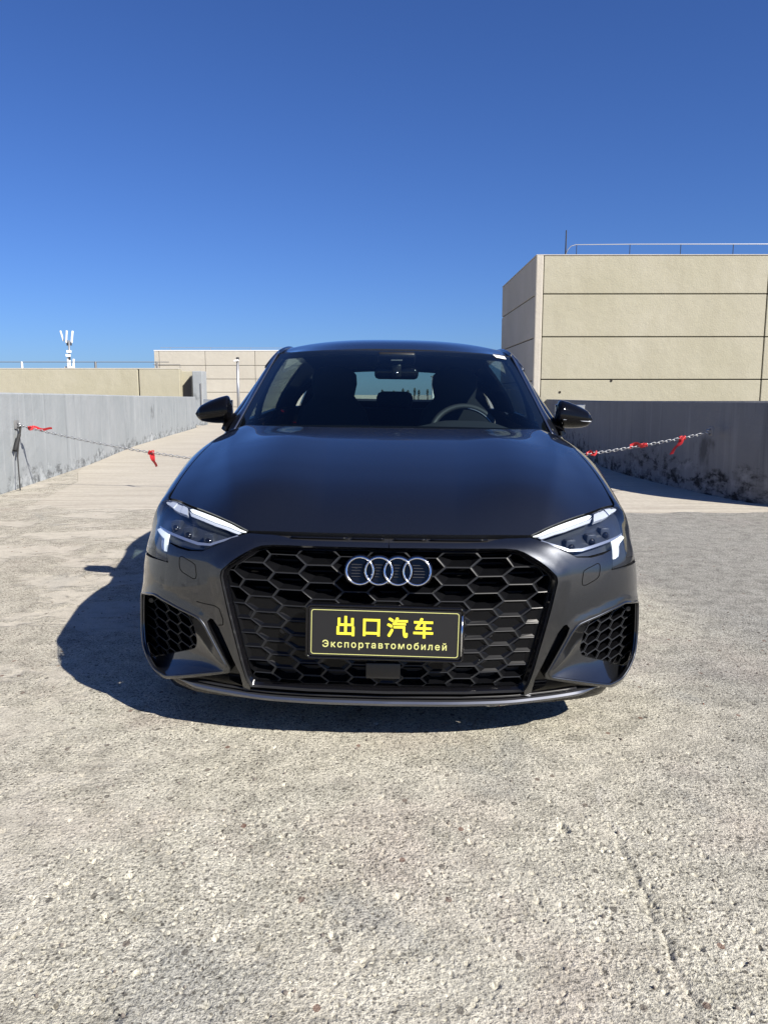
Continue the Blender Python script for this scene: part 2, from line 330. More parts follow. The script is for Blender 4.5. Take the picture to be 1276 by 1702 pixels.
def build_ground():
    def axis(brk, far):
        """brk: list of (from, to, step); grows geometrically outside"""
        a = []
        for lo, hi, st in brk: a += list(np.arange(lo, hi-1e-9, st))
        hi, st = brk[-1][1], brk[-1][2]; a.append(hi); x = hi; d = st
        while x < far: d *= 1.35; x += d; a.append(x)
        x = brk[0][0]; d = brk[0][2]; pre = []
        while x > -far: d *= 1.35; x -= d; pre.insert(0, x)
        return np.array(pre+a)
    X = axis([(-6.5,-2.2,.25),(-2.2,-1.1,.02),(-1.1,-.78,.006),(-.78,.78,.0031),(.78,1.1,.006),(1.1,2.2,.02),(2.2,6.5,.25)], 900)
    Y = axis([(-3,-1.05,.25),(-1.05,-.35,.0032),(-.35,.25,.006),(.25,1.3,.014),(1.3,3.2,.03),(3.2,8,.2)], 900)
    x, y = np.meshgrid(X, Y, indexing='ij')
    r = np.hypot(x, y-1.8); f = 1-np.clip((r-3.2)/3.0, 0, 1); f = f*f*(3-2*f); z = -ROLL*x*f
    dx = np.gradient(X)[:, None]*np.ones_like(x); dy = np.gradient(Y)[None, :]*np.ones_like(x); res = np.maximum(dx, dy)
    fade = lambda cell: np.clip((cell/res-1.6)/1.6, 0, 1)
    dz = .0022*(vnoise(x, y, .075, 1)-.5)*fade(.075) + .0014*(vnoise(x, y, .026, 2)-.5)*fade(.026) + .0018*(vnoise(x, y, .0095, 3)-.5)*fade(.0095)
    rough = .45+.9*vnoise(x, y, .19, 9)
    dz = dz*rough - .0062*pits(x, y, .017, .0024, .0056, .5, 11)*fade(.010) - .0095*pits(x, y, .062, .005, .0110, .42, 12)*fade(.016) + .0010*pits(x, y, .019, .003, .006, .25, 21)*fade(.012)
    # an eroded crack running off to the lower right, a broken hole, and a smooth filled patch on the left
    CR = np.array([(.585,-.44),(.575,-.50),(.585,-.56),(.575,-.62),(.585,-.68),(.570,-.74),(.578,-.82),(.565,-.90),(.57,-1.0)]); dc = np.full(x.shape, 9.); tt = np.zeros(x.shape)
    sub_ = (np.abs(x-.58) < .25) & (y > -1.05) & (y < .1); xs_, ys_ = x[sub_], y[sub_]; d0 = np.full(xs_.shape, 9.)
    for a_, b_ in zip(CR[:-1], CR[1:]):
        e = b_-a_; t = np.clip(((xs_-a_[0])*e[0]+(ys_-a_[1])*e[1])/(e@e), 0, 1); d0 = np.minimum(d0, np.hypot(xs_-a_[0]-t*e[0], ys_-a_[1]-t*e[1]))
    dc[sub_] = d0; wob_ = .010+.022*vnoise(x, y, .05, 31)*vnoise(x, y, .017, 32)*1.6
    dz = dz-.0100*np.clip(1-dc/(wob_*.8), 0, 1)*(vnoise(x, y, .03, 33)*.9+.1)
    dz = dz-.011*np.clip(1-((x-.455)/.018)**2-((y+.41)/.028)**2+.9*(vnoise(x, y, .012, 34)-.5), 0, 1)
    pm_ = np.clip(1.4-np.hypot((x+.66)/.075, (y+.42)/.055)*1.2+.5*(vnoise(x, y, .03, 35)-.5), 0, 1); dz = dz*(1-.8*pm_)-.002*pm_
    z = z+dz
    n, m = x.shape; V = np.stack([x, y, z], -1).reshape(-1, 3).astype(np.float32)
    a = (np.arange(n-1)[:, None]*m+np.arange(m-1)[None, :]).ravel(); F = np.stack([a, a+m, a+m+1, a+1], -1).astype(np.int32)
    me = bpy.data.meshes.new('ground'); me.vertices.add(len(V)); me.vertices.foreach_set('co', V.ravel()); me.loops.add(F.size); me.loops.foreach_set('vertex_index', F.ravel())
    me.polygons.add(len(F)); me.polygons.foreach_set('loop_start', np.arange(0, F.size, 4, dtype=np.int32)); me.polygons.foreach_set('use_smooth', np.ones(len(F), bool)); me.update(calc_edges=True); me.validate()
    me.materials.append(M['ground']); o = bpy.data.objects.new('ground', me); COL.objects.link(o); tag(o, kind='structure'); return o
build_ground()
def build_slab():
    # paler concrete of the ramp entrance, starting behind the car; irregular near edge
    near = [(-3.55,5.45),(-3.3,5.12),(-2.8,5.02),(-2.2,4.98),(-1.5,5.0),(-.5,5.0),(.6,5.05),(1.6,5.08),(2.3,5.12),(3.0,5.16),(3.6,5.12),(4.4,5.22),(5.2,5.1)]
    dn = []
    for i in range(len(near)-1):
        for k in range(8):
            t = k/8; x = near[i][0]*(1-t)+near[i+1][0]*t; y = near[i][1]*(1-t)+near[i+1][1]*t
            dn.append((x, y + .05*math.sin(x*9.1)+.03*math.sin(x*23.7+1)+rng.uniform(-.02,.02)))
    far = [(5.2,5.6),(4.0,6.6),(3.75,30),(-6.9,30),(-5.5,14.5),(-4.5,9.0),(-3.95,7.6)]
    poly = dn+far; n = len(poly)
    v = [Vector((x, y)) for x, y in poly]
    g = [Vector((x, y)) for x in np.arange(-6, 5, .5) for y in np.arange(5.3, 29, .5)]
    vv, e, f, *_ = delaunay_2d_cdt(v+g, [(i, (i+1) % n) for i in range(n)], [list(range(n))], 1, 1e-5)
    tag(mesh_obj('ramp_pavement', [(p.x, p.y, ground_z(p.x, p.y)+(.006 if min(abs(p.x-a)+abs(p.y-b) for a, b in dn) > .03 else -.0015)) for p in vv], f, M['slab']), kind='structure')
build_slab()
# ------------------------------------------------------------------ parapet walls of the ramp
def wall_strip(pts, thick, zt, zb=-.05, seg=.3):
    """thick wall along a plan polyline; thickness to the left of travel; zt may be a list"""
    pts = [Vector(p) for p in pts]; zt = zt if hasattr(zt, '__len__') else [zt]*len(pts)
    P, Z = [], []
    for i in range(len(pts)-1):
        k = max(1, int((pts[i+1]-pts[i]).length/seg))
        for j in range(k): t = j/k; P.append(pts[i].lerp(pts[i+1], t)); Z.append(zt[i]*(1-t)+zt[i+1]*t)
    P.append(pts[-1]); Z.append(zt[-1]); v = []
    for i, p in enumerate(P):
        t = (P[min(i+1, len(P)-1)]-P[max(i-1, 0)]).normalized(); nrm = Vector((-t.y, t.x))
        q = p + nrm*thick; b = .018
        v += [(p.x, p.y, zb), (p.x, p.y, Z[i]-b), (p.x+nrm.x*b, p.y+nrm.y*b, Z[i]), (q.x-nrm.x*b, q.y-nrm.y*b, Z[i]), (q.x, q.y, Z[i]-b), (q.x, q.y, zb)]
    f = []
    for i in range(len(P)-1):
        for j in range(5): f.append((i*6+j, i*6+j+1, i*6+6+j+1, i*6+6+j))
    f += [tuple(range(6))[::-1], tuple(range(len(v)-6, len(v)))]
    m = MB(); m.add(v, f); return m
def smooth_path(pts, it=3):
    for _ in range(it):
        q = [pts[0]]
        for a, b in zip(pts[:-1], pts[1:]): q += [(.75*a[0]+.25*b[0], .75*a[1]+.25*b[1]), (.25*a[0]+.75*b[0], .25*a[1]+.75*b[1])]
        pts = q+[pts[-1]]
    return pts
LW = [(-3.95,-3.0),(-4.1,2.0),(-4.33,6.4),(-4.72,9.9),(-5.44,14.5),(-6.40,23.9)]
o = wall_strip(LW, .22, [1.14,1.14,1.13,1.11,1.08,1.02]).build('parapet_wall', M['grey_wall'], angle=R(35))
tag(o, 'streaked pale grey plastered parapet wall along the left side of the ramp', 'wall', 'parapets of the ramp')
RW = smooth_path([(22,1.5),(10,2.9),(6.6,3.6),(5.2,4.35),(4.3,4.95),(3.75,5.6),(3.50,6.5),(3.36,7.6),(3.26,8.7),(3.28,10.0),(3.45,11.6),(3.7,14),(3.95,17),(4.2,26)], 2)
RW = RW[::-1]
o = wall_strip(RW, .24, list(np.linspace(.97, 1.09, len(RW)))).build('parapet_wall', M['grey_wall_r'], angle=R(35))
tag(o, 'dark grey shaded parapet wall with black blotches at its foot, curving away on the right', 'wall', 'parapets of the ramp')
# ------------------------------------------------------------------ building on the right, cream panels with dark joints
def panel_box(x0, x1, y0, y1, z0, z1, bev=.012):
    return MB().box(((x0+x1)/2, (y0+y1)/2, (z0+z1)/2), (x1-x0, y1-y0, z1-z0), None, bev)
rb = empty('roof_building', (3.63, 17.5, 0)); tag(rb, 'large beige panelled block with a thin rail on its flat roof, right of the car', 'building')
def put(o, root):
    o.parent = root; o.location = o.location - root.location if False else o.location
    o.matrix_parent_inverse = Matrix.Translation(-Vector(root.location)); return o
zs = [-.3, 1.47, 2.51, 3.54, 4.45]; g = .013
put(panel_box(3.66, 24.0, 17.54, 23.3, -.3, 4.40).build('core', M['joint']), rb)
for i in range(4):
    for j, (xa, xb) in enumerate(((3.80, 9.26), (9.29, 14.9), (14.93, 23.9))):
        put(panel_box(xa, xb, 17.50, 17.60, zs[i]+g, zs[i+1]-(g if i < 3 else 0)).build('wall_panel', M['beige'], angle=R(14)), rb)
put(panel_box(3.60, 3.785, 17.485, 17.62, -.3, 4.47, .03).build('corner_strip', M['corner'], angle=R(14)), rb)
zs2 = [-.3, 1.44, 2.49, 3.52, 4.45]
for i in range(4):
    put(panel_box(3.615, 3.70, 17.63, 23.3, zs2[i]+g, zs2[i+1]-(g if i < 3 else 0)).build('wall_panel', M['corner'], angle=R(14)), rb)  # lighter stucco puts bounced light into the colour of this shaded side
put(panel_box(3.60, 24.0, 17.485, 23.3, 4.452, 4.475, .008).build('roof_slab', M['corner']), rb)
rl = MB(); ry = 17.62
rl.tube([(4.33,ry,4.47),(4.38,ry,4.60),(4.46,ry,4.69),(4.58,ry,4.725),(6,ry,4.735),(9,ry,4.735),(24,ry,4.735)], .011, 6)
put(rl.build('roof_rail', M['galv'], smooth_=True), rb)
for x in (4.60, 5.90, 7.14, 8.42, 9.7, 11, 12.3): put(MB().tube([(x,ry,4.47),(x,ry,4.73)], .009, 6).build('rail_post', M['dark_metal']), rb)
put(MB().tube([(4.34,ry+.02,4.47),(4.34,ry+.02,5.07)], [.020,.014], 6).build('lightning_rod', M['dark_metal']), rb)
for (x, z) in ((5.55, 1.44), (4.28, 1.16)):
    put(MB().tube([(x,17.50,z),(x,17.488,z)], .030, 8).build('anchor_hole', M['joint']), rb)
# ------------------------------------------------------------------ left background: low beige wall, stair block, far building
lw = empty('low_wall', (-14, 26, 0)); tag(lw, 'low beige rendered wall in two lengths, standing behind the left grey parapet', 'wall')
put(panel_box(-60, -8.93, 26, 26.35, -.2, 1.99, .03).build('wall_panel', M['beige'], angle=R(14)), lw)
put(panel_box(-8.89, -7.44, 26, 26.35, -.2, 1.985, .02).build('wall_panel', M['beige'], angle=R(14)), lw)
put(panel_box(-60.1, -7.55, 26.04, 26.33, -.2, 1.92).build('core', M['joint']), lw)
put(panel_box(-60.1, -7.46, 25.997, 26.36, 1.990, 2.03, .012).build('coping', M['beige_light'], angle=R(14)), lw)
sb = empty('stair_box', (-7.0, 26, 0)); tag(sb, 'small beige stair housing with a dark slanted doorway, ending the low wall', 'stair housing')
put(panel_box(-7.52, -6.97, 26.35, 28.0, -.2, 1.93, .02).build('wall', M['beige'], angle=R(14)), sb)
put(MB().add([(-7.42,26.33,.1),(-7.13,26.33,.1),(-7.13,26.33,1.78),(-7.42,26.33,1.42),(-7.42,26.36,.1),(-7.13,26.36,.1),(-7.13,26.36,1.78),(-7.42,26.36,1.42)],
      [(0,1,2,3),(4,7,6,5),(0,4,5,1),(1,5,6,2),(2,6,7,3),(3,7,4,0)]).build('doorway', M['door_grey']), sb)
put(panel_box(-6.965, -6.62, 25.9, 26.6, -.1, 1.92, .02).build('pier', M['grey_wall'], angle=R(14)), sb)
put(panel_box(-6.69, -6.645, 25.87, 25.9, .3, 1.5).build('pipe_cover', M['galv_dull']), sb)
fb = empty('far_building', (-10, 45, 0)); tag(fb, 'long pale cream flat-roofed building with square panel joints, far behind the lamp post', 'building')
put(panel_box(-13.88, -4.9, 45.06, 60, -.3, 3.6).build('core', M['joint_far']), fb)
xs = [-13.92,-13.62,-10.88,-7.92,-4.90]; zz = [-.3,.35,1.22,2.0,2.80,3.64]; g2 = .014
for i in range(len(xs)-1):
    for j in range(len(zz)-1):
        put(panel_box(xs[i]+g2, xs[i+1]-g2, 45.0, 45.1, zz[j]+g2, zz[j+1]-g2, .01).build('wall_panel', M['beige_light']), fb)
put(panel_box(-13.925, -4.88, 44.997, 60, 3.645, 3.70, .01).build('coping', M['white_paint']), fb)
put(MB().tube([(-13.6,45.3,3.86),(-5,45.3,3.83)], .012, 5).build('roof_rail', M['galv']), fb)
for x in np.arange(-13, -5, 2.4): put(MB().tube([(x,45.3,3.69),(x,45.3,3.85)], .012, 5).build('rail_post', M['galv']), fb)
pr = MB(); pr.tube([(-13.9,44.7,2.83),(-12.3,44.7,2.83)], .018, 5); pr.tube([(-12.3,44.7,2.83),(-12.3,44.7,2.2)], .018, 5)
put(pr.build('wall_pipe', M['galv_dull']), fb)
# lamp post
lp = empty('lamp_post', (-7.06, 35, 0)); tag(lp, 'slim lamp post with a small boxy head in front of the far cream building', 'lamp post')
put(MB().tube([(-7.08,35,-.1),(-7.06,35,2.62)], [.075,.055], 10).build('pole', M['galv'], smooth_=True), lp)
hd = MB(); hd.box((-7.10,34.9,2.66), (.22,.26,.09), (0,R(-12),0), .015); put(hd.build('lamp_head', M['white_paint'], angle=R(14)), lp)
put(MB().box((-7.05,34.98,2.76), (.13,.13,.12), None, .02).build('sensor_cap', M['dark_metal'], angle=R(14)), lp)
# mobile-phone mast
def mast():
    t = empty('phone_mast', (-33.0, 80, 0)); tag(t, 'white mobile phone mast with clustered upright panel antennas on the left skyline', 'mast')
    put(MB().tube([(-33.0,80,0),(-32.95,80,6.6)], .10, 8).build('pole', M['galv'], smooth_=True), t)
    for k in range(3):
        a = k*2.09+.4; cx, cy = -32.97+.36*math.cos(a), 80+.36*math.sin(a)
        put(MB().box((cx, cy, 6.95), (.20,.13,1.25), (R(6*math.sin(a)), R(9*math.cos(a)), a), .03).build('panel_antenna', M['white_paint'], angle=R(14)), t)
        put(MB().box((cx*.6-32.97*.4, cy*.6+32, 6.25), (.16,.16,.34), (0,0,a), .02).build('radio_unit', M['dark_metal'], angle=R(14)), t)
        put(MB().box((cx, cy, 4.25), (.20,.13,.95), (0, R(5*math.cos(a)), a), .03).build('panel_antenna', M['white_paint'], angle=R(14)), t)
        put(MB().tube([(-32.97,80,6.5),(cx,cy,6.55)], .03, 5).build('bracket', M['dark_metal']), t)
    put(MB().box((-33.62,80,7.05), (.16,.12,1.1), (0,R(-14),0), .03).build('panel_antenna', M['white_paint'], angle=R(14)), t)
    for z in (5.05, 5.45): put(MB().box((-33.0+rng.uniform(-.1,.1),79.8,z), (.5,.3,.26), (0,0,.4), .04).build('radio_unit', M['white_paint'], angle=R(14)), t)
    put(MB().box((-32.95,79.8,4.75), (.22,.3,.2), None, .02).build('radio_unit', M['dark_metal']), t)
    put(MB().tube([(-33.5,80,3.85),(-32.5,80,3.85)], .12, 6).build('base_frame', M['white_paint']), t)
mast()
# long pipe rail on short posts along the left skyline
pl = empty('roof_pipe_rail', (-16, 30, 0)); tag(pl, 'thin grey pipe rail on a short white post above the low beige wall', 'rail')
put(MB().tube([(-60,30,2.42),(-8.9,30,2.40)], .016, 5).build('pipe', M['galv_dull']), pl)
for x in (-14.9, -11.9, -9.4): put(MB().tube([(x+.05,30,0),(x,30,2.42)], [.07,.045], 6).build('post', M['white_paint'] if x < -14 else M['galv_dull']), pl)
# things beyond, seen through the car's glass: poplars and a white plant room
def poplar(x, y, h, r, k, lab):
    t = empty('poplar_tree', (x, y, 0)); tag(t, lab, 'tree', 'poplars on the far skyline')
    rr = random.Random(k)
    put(MB().tube([(x,y,-1),(x+rr.uniform(-.2,.2),y,h*.95)], [.22,.03], 6).build('trunk', M['bark']), t)
    m = MB()
    for i in range(420):
        u = rr.random(); z = .9+u*(h-.9); w = r*math.sin(math.pi*min(1, .12+.88*(1-u)))**.8*rr.random()**.5; a = rr.uniform(0, 6.28)
        c = Vector((x+w*math.cos(a), y+w*math.sin(a), z)); s = rr.uniform(.06,.14); e = Euler((rr.uniform(0,3),rr.uniform(0,3),rr.uniform(0,3))).to_matrix()
        m.add([tuple(c+e@Vector(p)*s) for p in ((-1,-.5,0),(1,-.5,0),(1,.5,0),(-1,.5,0))], [(0,1,2,3)])
    put(m.build('crown', M['leaf']), t)
for k, (px, h) in enumerate(((640,2.4),(674,2.9),(682,2.1),(693,3.2),(700,2.3),(714,2.6),(659,1.9))):
    poplar((px-650)/1300*122, 119, 1.0+h*.30, .13, k, 'slim dark poplar on the far skyline, seen through the car windows')
wb = empty('plant_room', (6.2, 95, 0)); tag(wb, 'small white box-like plant room on the far skyline seen through the rear window', 'plant room')
put(panel_box(5.4, 7.0, 95, 97, -1, 3.2, .03).build('wall', M['white_paint']), wb); put(panel_box(5.3, 7.1, 94.9, 97.1, 3.205, 3.35, .02).build('roof', M['galv_dull']), wb)
# ------------------------------------------------------------------ car master surfaces (metres; nose at y=0, x to the right, z up)
def smooth(t):
    t = np.clip(t, 0, 1); return t*t*(3-2*t)
class Curve:
    """natural cubic interpolation of vector data over a scalar key"""
    def __init__(self, key, pts):
        self.k = np.asarray(key, float); self.p = np.asarray(pts, float)
        if self.p.ndim == 1: self.p = self.p[:, None]
        n = len(self.k); h = np.diff(self.k); A = np.eye(n); b = np.zeros((n, self.p.shape[1]))
        # monotone-ish Catmull tangents (finite difference), robust and local
        d = np.diff(self.p, axis=0)/h[:, None]; m = np.zeros_like(self.p)
        m[0] = d[0]; m[-1] = d[-1]
        for i in range(1, n-1): m[i] = (d[i-1]*h[i] + d[i]*h[i-1])/(h[i-1]+h[i])
        self.m = m; self.h = h
    def __call__(self, t):
        t = np.asarray(t, float); sh = t.shape; t = t.ravel()
        i = np.clip(np.searchsorted(self.k, t, side='right')-1, 0, len(self.h)-1)
        h = self.h[i][:, None]; tc = np.clip(t, self.k[0], self.k[-1])
        u = ((tc-self.k[i]))[:, None]/h
        p0, p1, m0, m1 = self.p[i], self.p[i+1], self.m[i]*h, self.m[i+1]*h
        r = (2*u**3-3*u**2+1)*p0 + (u**3-2*u**2+u)*m0 + (-2*u**3+3*u**2)*p1 + (u**3-u**2)*m1
        return r.reshape(sh+(self.p.shape[1],))
PLAN = np.array([(0,0),(.25,.010),(.45,.040),(.60,.085),(.72,.152),(.80,.232),(.85,.33),(.878,.45),(.893,.60),(.902,.80),(.907,1.1),
                 (.908,1.6),(.908,2.6),(.905,3.2),(.89,3.7),(.85,4.0),(.75,4.18),(.55,4.285),(.3,4.33),(0,4.34)], float)
_d0 = np.concatenate([[0], np.cumsum(np.hypot(*np.diff(PLAN, axis=0).T))])
_c0 = Curve(_d0, PLAN); _t = np.linspace(0, _d0[-1], 4001); _q = _c0(_t)
_s = np.concatenate([[0], np.cumsum(np.hypot(*np.diff(_q, axis=0).T))])
SMAX = _s[-1]
PX = lambda s: np.interp(s, _s, _q[:, 0])
PY = lambda s: np.interp(s, _s, _q[:, 1])
_tx = np.gradient(_q[:, 0], _s); _ty = np.gradient(_q[:, 1], _s)
def smoothk(a, n=41):
    k = np.ones(n)/n; ap = np.concatenate([a[:1].repeat(n//2), a, a[-1:].repeat(n//2)]); return np.convolve(ap, k, 'valid')
_tx = smoothk(_tx); _ty = smoothk(_ty)
def PN(s):
    tx = np.interp(s, _s, _tx); ty = np.interp(s, _s, _ty); l = np.hypot(tx, ty); return ty/l, -tx/l
_iy = np.argmax(_q[:, 1] > .05)
def s_of_y(y): return np.interp(y, _q[:, 1], _s)
S0 = float(s_of_y(.45))
OF = Curve([.10,.16,.22,.35,.50,.58,.66,.72], [.085,.045,.022,.006,0,.006,.022,.05])
OS = Curve([.10,.18,.25,.40,.52,.62,.70,.80,.95], [.10,.075,.040,.020,.012,.003,0,.016,.06])
OC = Curve([.10,.14,.18,.24,.32,.42,.52,.60,.66,.72], [.050,.022,.008,-.004,-.006,-.002,.006,.022,.045,.075])
OR = Curve([.10,.20,.35,.50,.70,.85,1.0], [.10,.06,.02,0,.005,.03,.07])
Z0 = .12
def zT(s): return .55 + .02*smooth((s-.5)/.5) + .13*smooth((s-1.15)/.5)
def Bs(s, z):
    s, z = np.broadcast_arrays(np.asarray(s, float), np.asarray(z, float))
    w = smooth((s-.45)/.45); w2 = smooth((s-1.05)/.6); wr = smooth((s-(SMAX-1.2))/.7)
    o = OF(z)[..., 0]*(1-w) + OC(z)[..., 0]*w
    o = o*(1-w2) + OS(z)[..., 0]*w2
    o = o*(1-wr) + OR(z)[..., 0]*wr
    nx, ny = PN(s)
    return np.stack([PX(s)-nx*o, PY(s)-ny*o, z], -1)
# hood
HZ = Curve([0,.10,.2,.35,.5,.7,.9,1.05,1.2,1.35,1.5], [.60,.672,.728,.787,.830,.876,.914,.940,.962,.980,.992])
HX = Curve([0,.45,.65,.85,1.05,1.2,1.3,1.5], [.79,.79,.792,.785,.766,.740,.715,.66])
HYF = Curve([0,.2,.35,.45,.54,.555,.57,.60,.65,.70,.76,.82,.88,.94,1.0], [.0998,.1025,.1063,.1097,.1137,.1147,.1195,.1335,.1625,.198,.2455,.2985,.354,.4105,.46])
HYR = Curve([0,.4,.7,1.0], [1.17,1.19,1.235,1.31])
HK = Curve([0,.1,.3,.45,.7,1.0,1.3,1.5], [.036,.036,.026,.020,.020,.018,.017,.017])
UC = Curve([0,.16,.5,.9,1.3], [.58,.63,.74,.85,.95])
UI = Curve([0,.16,.5,.9,1.3], [.26,.27,.30,.34,.38])
def softp(x, e): return .5*(x+np.sqrt(x*x+e*e)) - .5*e
def HoodZ(u, y):
    a = np.abs(u)
    z = HZ(y)[..., 0] - HK(y)[..., 0]*a**2.2
    fade = smooth((y-.06)/.3)
    z = z - (.250+.02*(1-smooth(y/1.0)))*softp(a-UC(y)[..., 0], .018)          # outer crease: falls away to the headlight
    z = z + .150*fade*(1-smooth((y-.85)/.40))*(softp(a-UI(y)[..., 0], .007) - softp(a-UI(y)[..., 0]-.20, .15))*(1-smooth((a-.5)/.4))   # inner crease: flat outside, dished inside
    return z
def Hood(u, v):
    u, v = np.broadcast_arrays(np.asarray(u, float), np.asarray(v, float))
    y = HYF(np.abs(u))[..., 0]*(1-v) + HYR(np.abs(u))[..., 0]*v
    return np.stack([u*HX(y)[..., 0], y, HoodZ(u, y)], -1)
# shoulder outline K(s): hood front edge, hood side edge, then belt line to the rear
def _k():
    ks, kp = [], []
    for u in np.linspace(0, 1, 15):
        ks.append(u*S0); kp.append(Hood(u, 0.))
    for y in (.55,.65,.75,.85,.95,1.05,1.15,1.25,1.30):
        yf, yr = .46, 1.31
        ks.append(float(s_of_y(y))); kp.append(Hood(1., (y-yf)/(yr-yf)))
    for x, y, z in ((.752,1.38,.930),(.800,1.48,.926),(.825,1.65,.932),(.838,2.0,.945),(.842,2.5,.962),(.838,3.0,.985),(.818,3.4,1.005)):
        ks.append(float(s_of_y(y))); kp.append((x, y, z))
    for x, y, z, sy in ((.775,3.75,1.015,3.75),(.70,3.97,1.015,4.0),(.58,4.09,1.01,4.18)):
        ks.append(float(s_of_y(sy))); kp.append((x, y, z))
    ks += [SMAX-.35, SMAX]; kp += [(.33,4.165,1.0), (0,4.19,.995)]
    return Curve(ks, kp)
K = _k()
def Q(s, h):
    """master lower-body surface: h 0..1 is the belt, 1..2 the shoulder up to the hood/belt outline"""
    s, h = np.broadcast_arrays(np.asarray(s, float), np.asarray(h, float))
    zt = zT(s); b = Bs(s, Z0+(zt-Z0)*np.minimum(h, 1))
    e = 1e-3
    p0 = Bs(s, zt); t0 = (p0-Bs(s, zt-e))/e; t0 /= np.linalg.norm(t0, axis=-1, keepdims=True)
    p1 = K(s)
    wside = smooth((s-.35)/.55); wdoor = smooth((s-s_of_y(1.25))/.4); wrear = smooth((s-(SMAX-.9))/.5)
    nx, ny = PN(s)
    slope = .30 + .15*(1-wside) + 1.2*wdoor
    tx, ty = -nx, -ny
    t1 = np.stack([tx, ty, slope*np.ones_like(s)], -1); t1 /= np.linalg.norm(t1, axis=-1, keepdims=True)
    L = np.linalg.norm(p1-p0, axis=-1, keepdims=True)*1.0
    u = np.clip(h-1, 0, 1)[..., None]
    q = (2*u**3-3*u**2+1)*p0 + (u**3-2*u**2+u)*t0*L + (-2*u**3+3*u**2)*p1 + (u**3-u**2)*t1*L
    return np.where((h <= 1)[..., None], b, q)
def hz(s, z): return (z-Z0)/(zT(s)-Z0)
# outlines of the front-end pieces in (s, h) of the master surface; pod_mesh in metres
OUT = {
  'headlight': [(0.615, 1.93), (0.66, 1.965), (0.72, 1.965), (0.8, 1.965), (0.88, 1.965), (0.96, 1.965), (1.03, 1.965), (1.085, 1.965), (1.1, 1.8), (1.095, 1.55), (1.085, 1.3), (1.07, 1.1), (1.045, 0.975), (0.7483, 1.0263), (0.7982, 1.3039), (0.7366, 1.3036), (0.686, 1.3105), (0.6436, 1.37), (0.6342, 1.5369), (0.6357, 1.7614)],
  'bumper_low': [(0.7483, 1.0263), (0.7982, 1.3039), (0.686, 1.3105), (0.6436, 1.37), (0.6357, 1.7614)],
  'drl_bar': [(0.6212, 2.0), (0.638, 1.9573), (0.7526, 1.8953), (0.8921, 1.8947), (0.926, 1.9369), (0.921, 1.9736), (0.7653, 1.9865)],
  'drl_edge': [(0.6355, 1.9449), (0.6392, 1.887), (0.7338, 1.8376), (0.8717, 1.8277), (0.9181, 1.9084), (0.8894, 1.8835), (0.7493, 1.885)],
  'drl_block': [(0.887, 1.8173), (0.9384, 1.8066), (0.9987, 1.8024), (1.0393, 1.825), (1.1036, 1.9227), (1.0984, 2.0), (1.0016, 1.9575), (0.949, 1.9529)],
  'drl_low': [(0.9565, 1.3715), (0.9417, 1.4222), (0.8397, 1.4111), (0.7728, 1.157), (0.7926, 1.1509), (0.8424, 1.3191)],
  'drl_low2': [(0.9165, 1.3657), (0.8744, 1.3633), (0.8506, 1.321), (0.7993, 1.1538), (0.8187, 1.1635), (0.8623, 1.2968)],
  'hl_strip': [(0.972, 1.4427), (0.8539, 1.4551), (0.6981, 1.4706), (0.6626, 1.5209), (0.638, 1.8709), (0.6272, 1.8487), (0.6484, 1.49), (0.6864, 1.4227), (0.8385, 1.4189), (0.9567, 1.4179)],
  'grille': [(0.0, 1.6791), (0.441, 1.6807), (0.4803, 1.6471), (0.4925, 1.5811), (0.5124, 1.1711), (0.5209, 1.0796), (0.5224, 0.9863), (0.5143, 0.909), (0.4486, 0.2156), (0.4382, 0.1599), (0.4251, 0.1413), (0.0012, 0.1639)],
  'pod_open': [(0.955, 0.67), (0.8058, 0.7443), (0.7292, 0.7238), (0.6355, 0.679), (0.6017, 0.6568), (0.5832, 0.6076), (0.5149, 0.3113), (0.5236, 0.2671), (0.6148, 0.2175), (0.7727, 0.1211), (0.8416, 0.1401), (0.93, 0.275), (0.95, 0.42)],
  'gap': [(0.5055, 0.2588), (0.5031, 0.2993), (0.5647, 0.5806), (0.5736, 0.638), (0.5643, 0.6659), (0.5539, 0.6595), (0.5346, 0.6022), (0.4679, 0.2675), (0.4658, 0.1798), (0.4687, 0.1016)],
  'gapfill': [(0.5829, 0.6947), (0.5424, 0.6968), (0.4378, 0.1654), (0.4529, 0.0257), (0.5311, 0.1308), (0.5302, 0.2978)],
  'pod_bottom': [(0.985, 0.24), (0.95, 0.185), (0.8773, 0.0796), (0.7956, 0.0816), (0.6176, 0.1907), (0.5121, 0.2521)],
  'pillar_bottom': [(0.4687, 0.1016), (0.4432, 0.1256)],
  'washer': [(0.6986, 1.1463), (0.6924, 1.169), (0.6445, 1.1264), (0.624, 1.0931), (0.6143, 0.9704), (0.6164, 0.9433), (0.6282, 0.9392), (0.6733, 0.9707), (0.6843, 0.9882)],
  'tow': [(0.6125, 0.7757), (0.545, 0.7642), (0.5287, 0.7499), (0.516, 0.6754), (0.5173, 0.6292), (0.5361, 0.6203)],
  'pod_mesh': [(0.8417, 0.3414, 0.4182), (0.8002, 0.3062, 0.4118), (0.7467, 0.2607, 0.4013), (0.6746, 0.1994, 0.3871), (0.6474, 0.1763, 0.3757), (0.6337, 0.1647, 0.3488), (0.621, 0.1538, 0.3035), (0.6297, 0.1612, 0.2754), (0.7025, 0.2231, 0.2422), (0.8134, 0.3174, 0.1891), (0.8361, 0.3367, 0.1865), (0.853, 0.351, 0.2366), (0.8532, 0.3512, 0.3243)]}
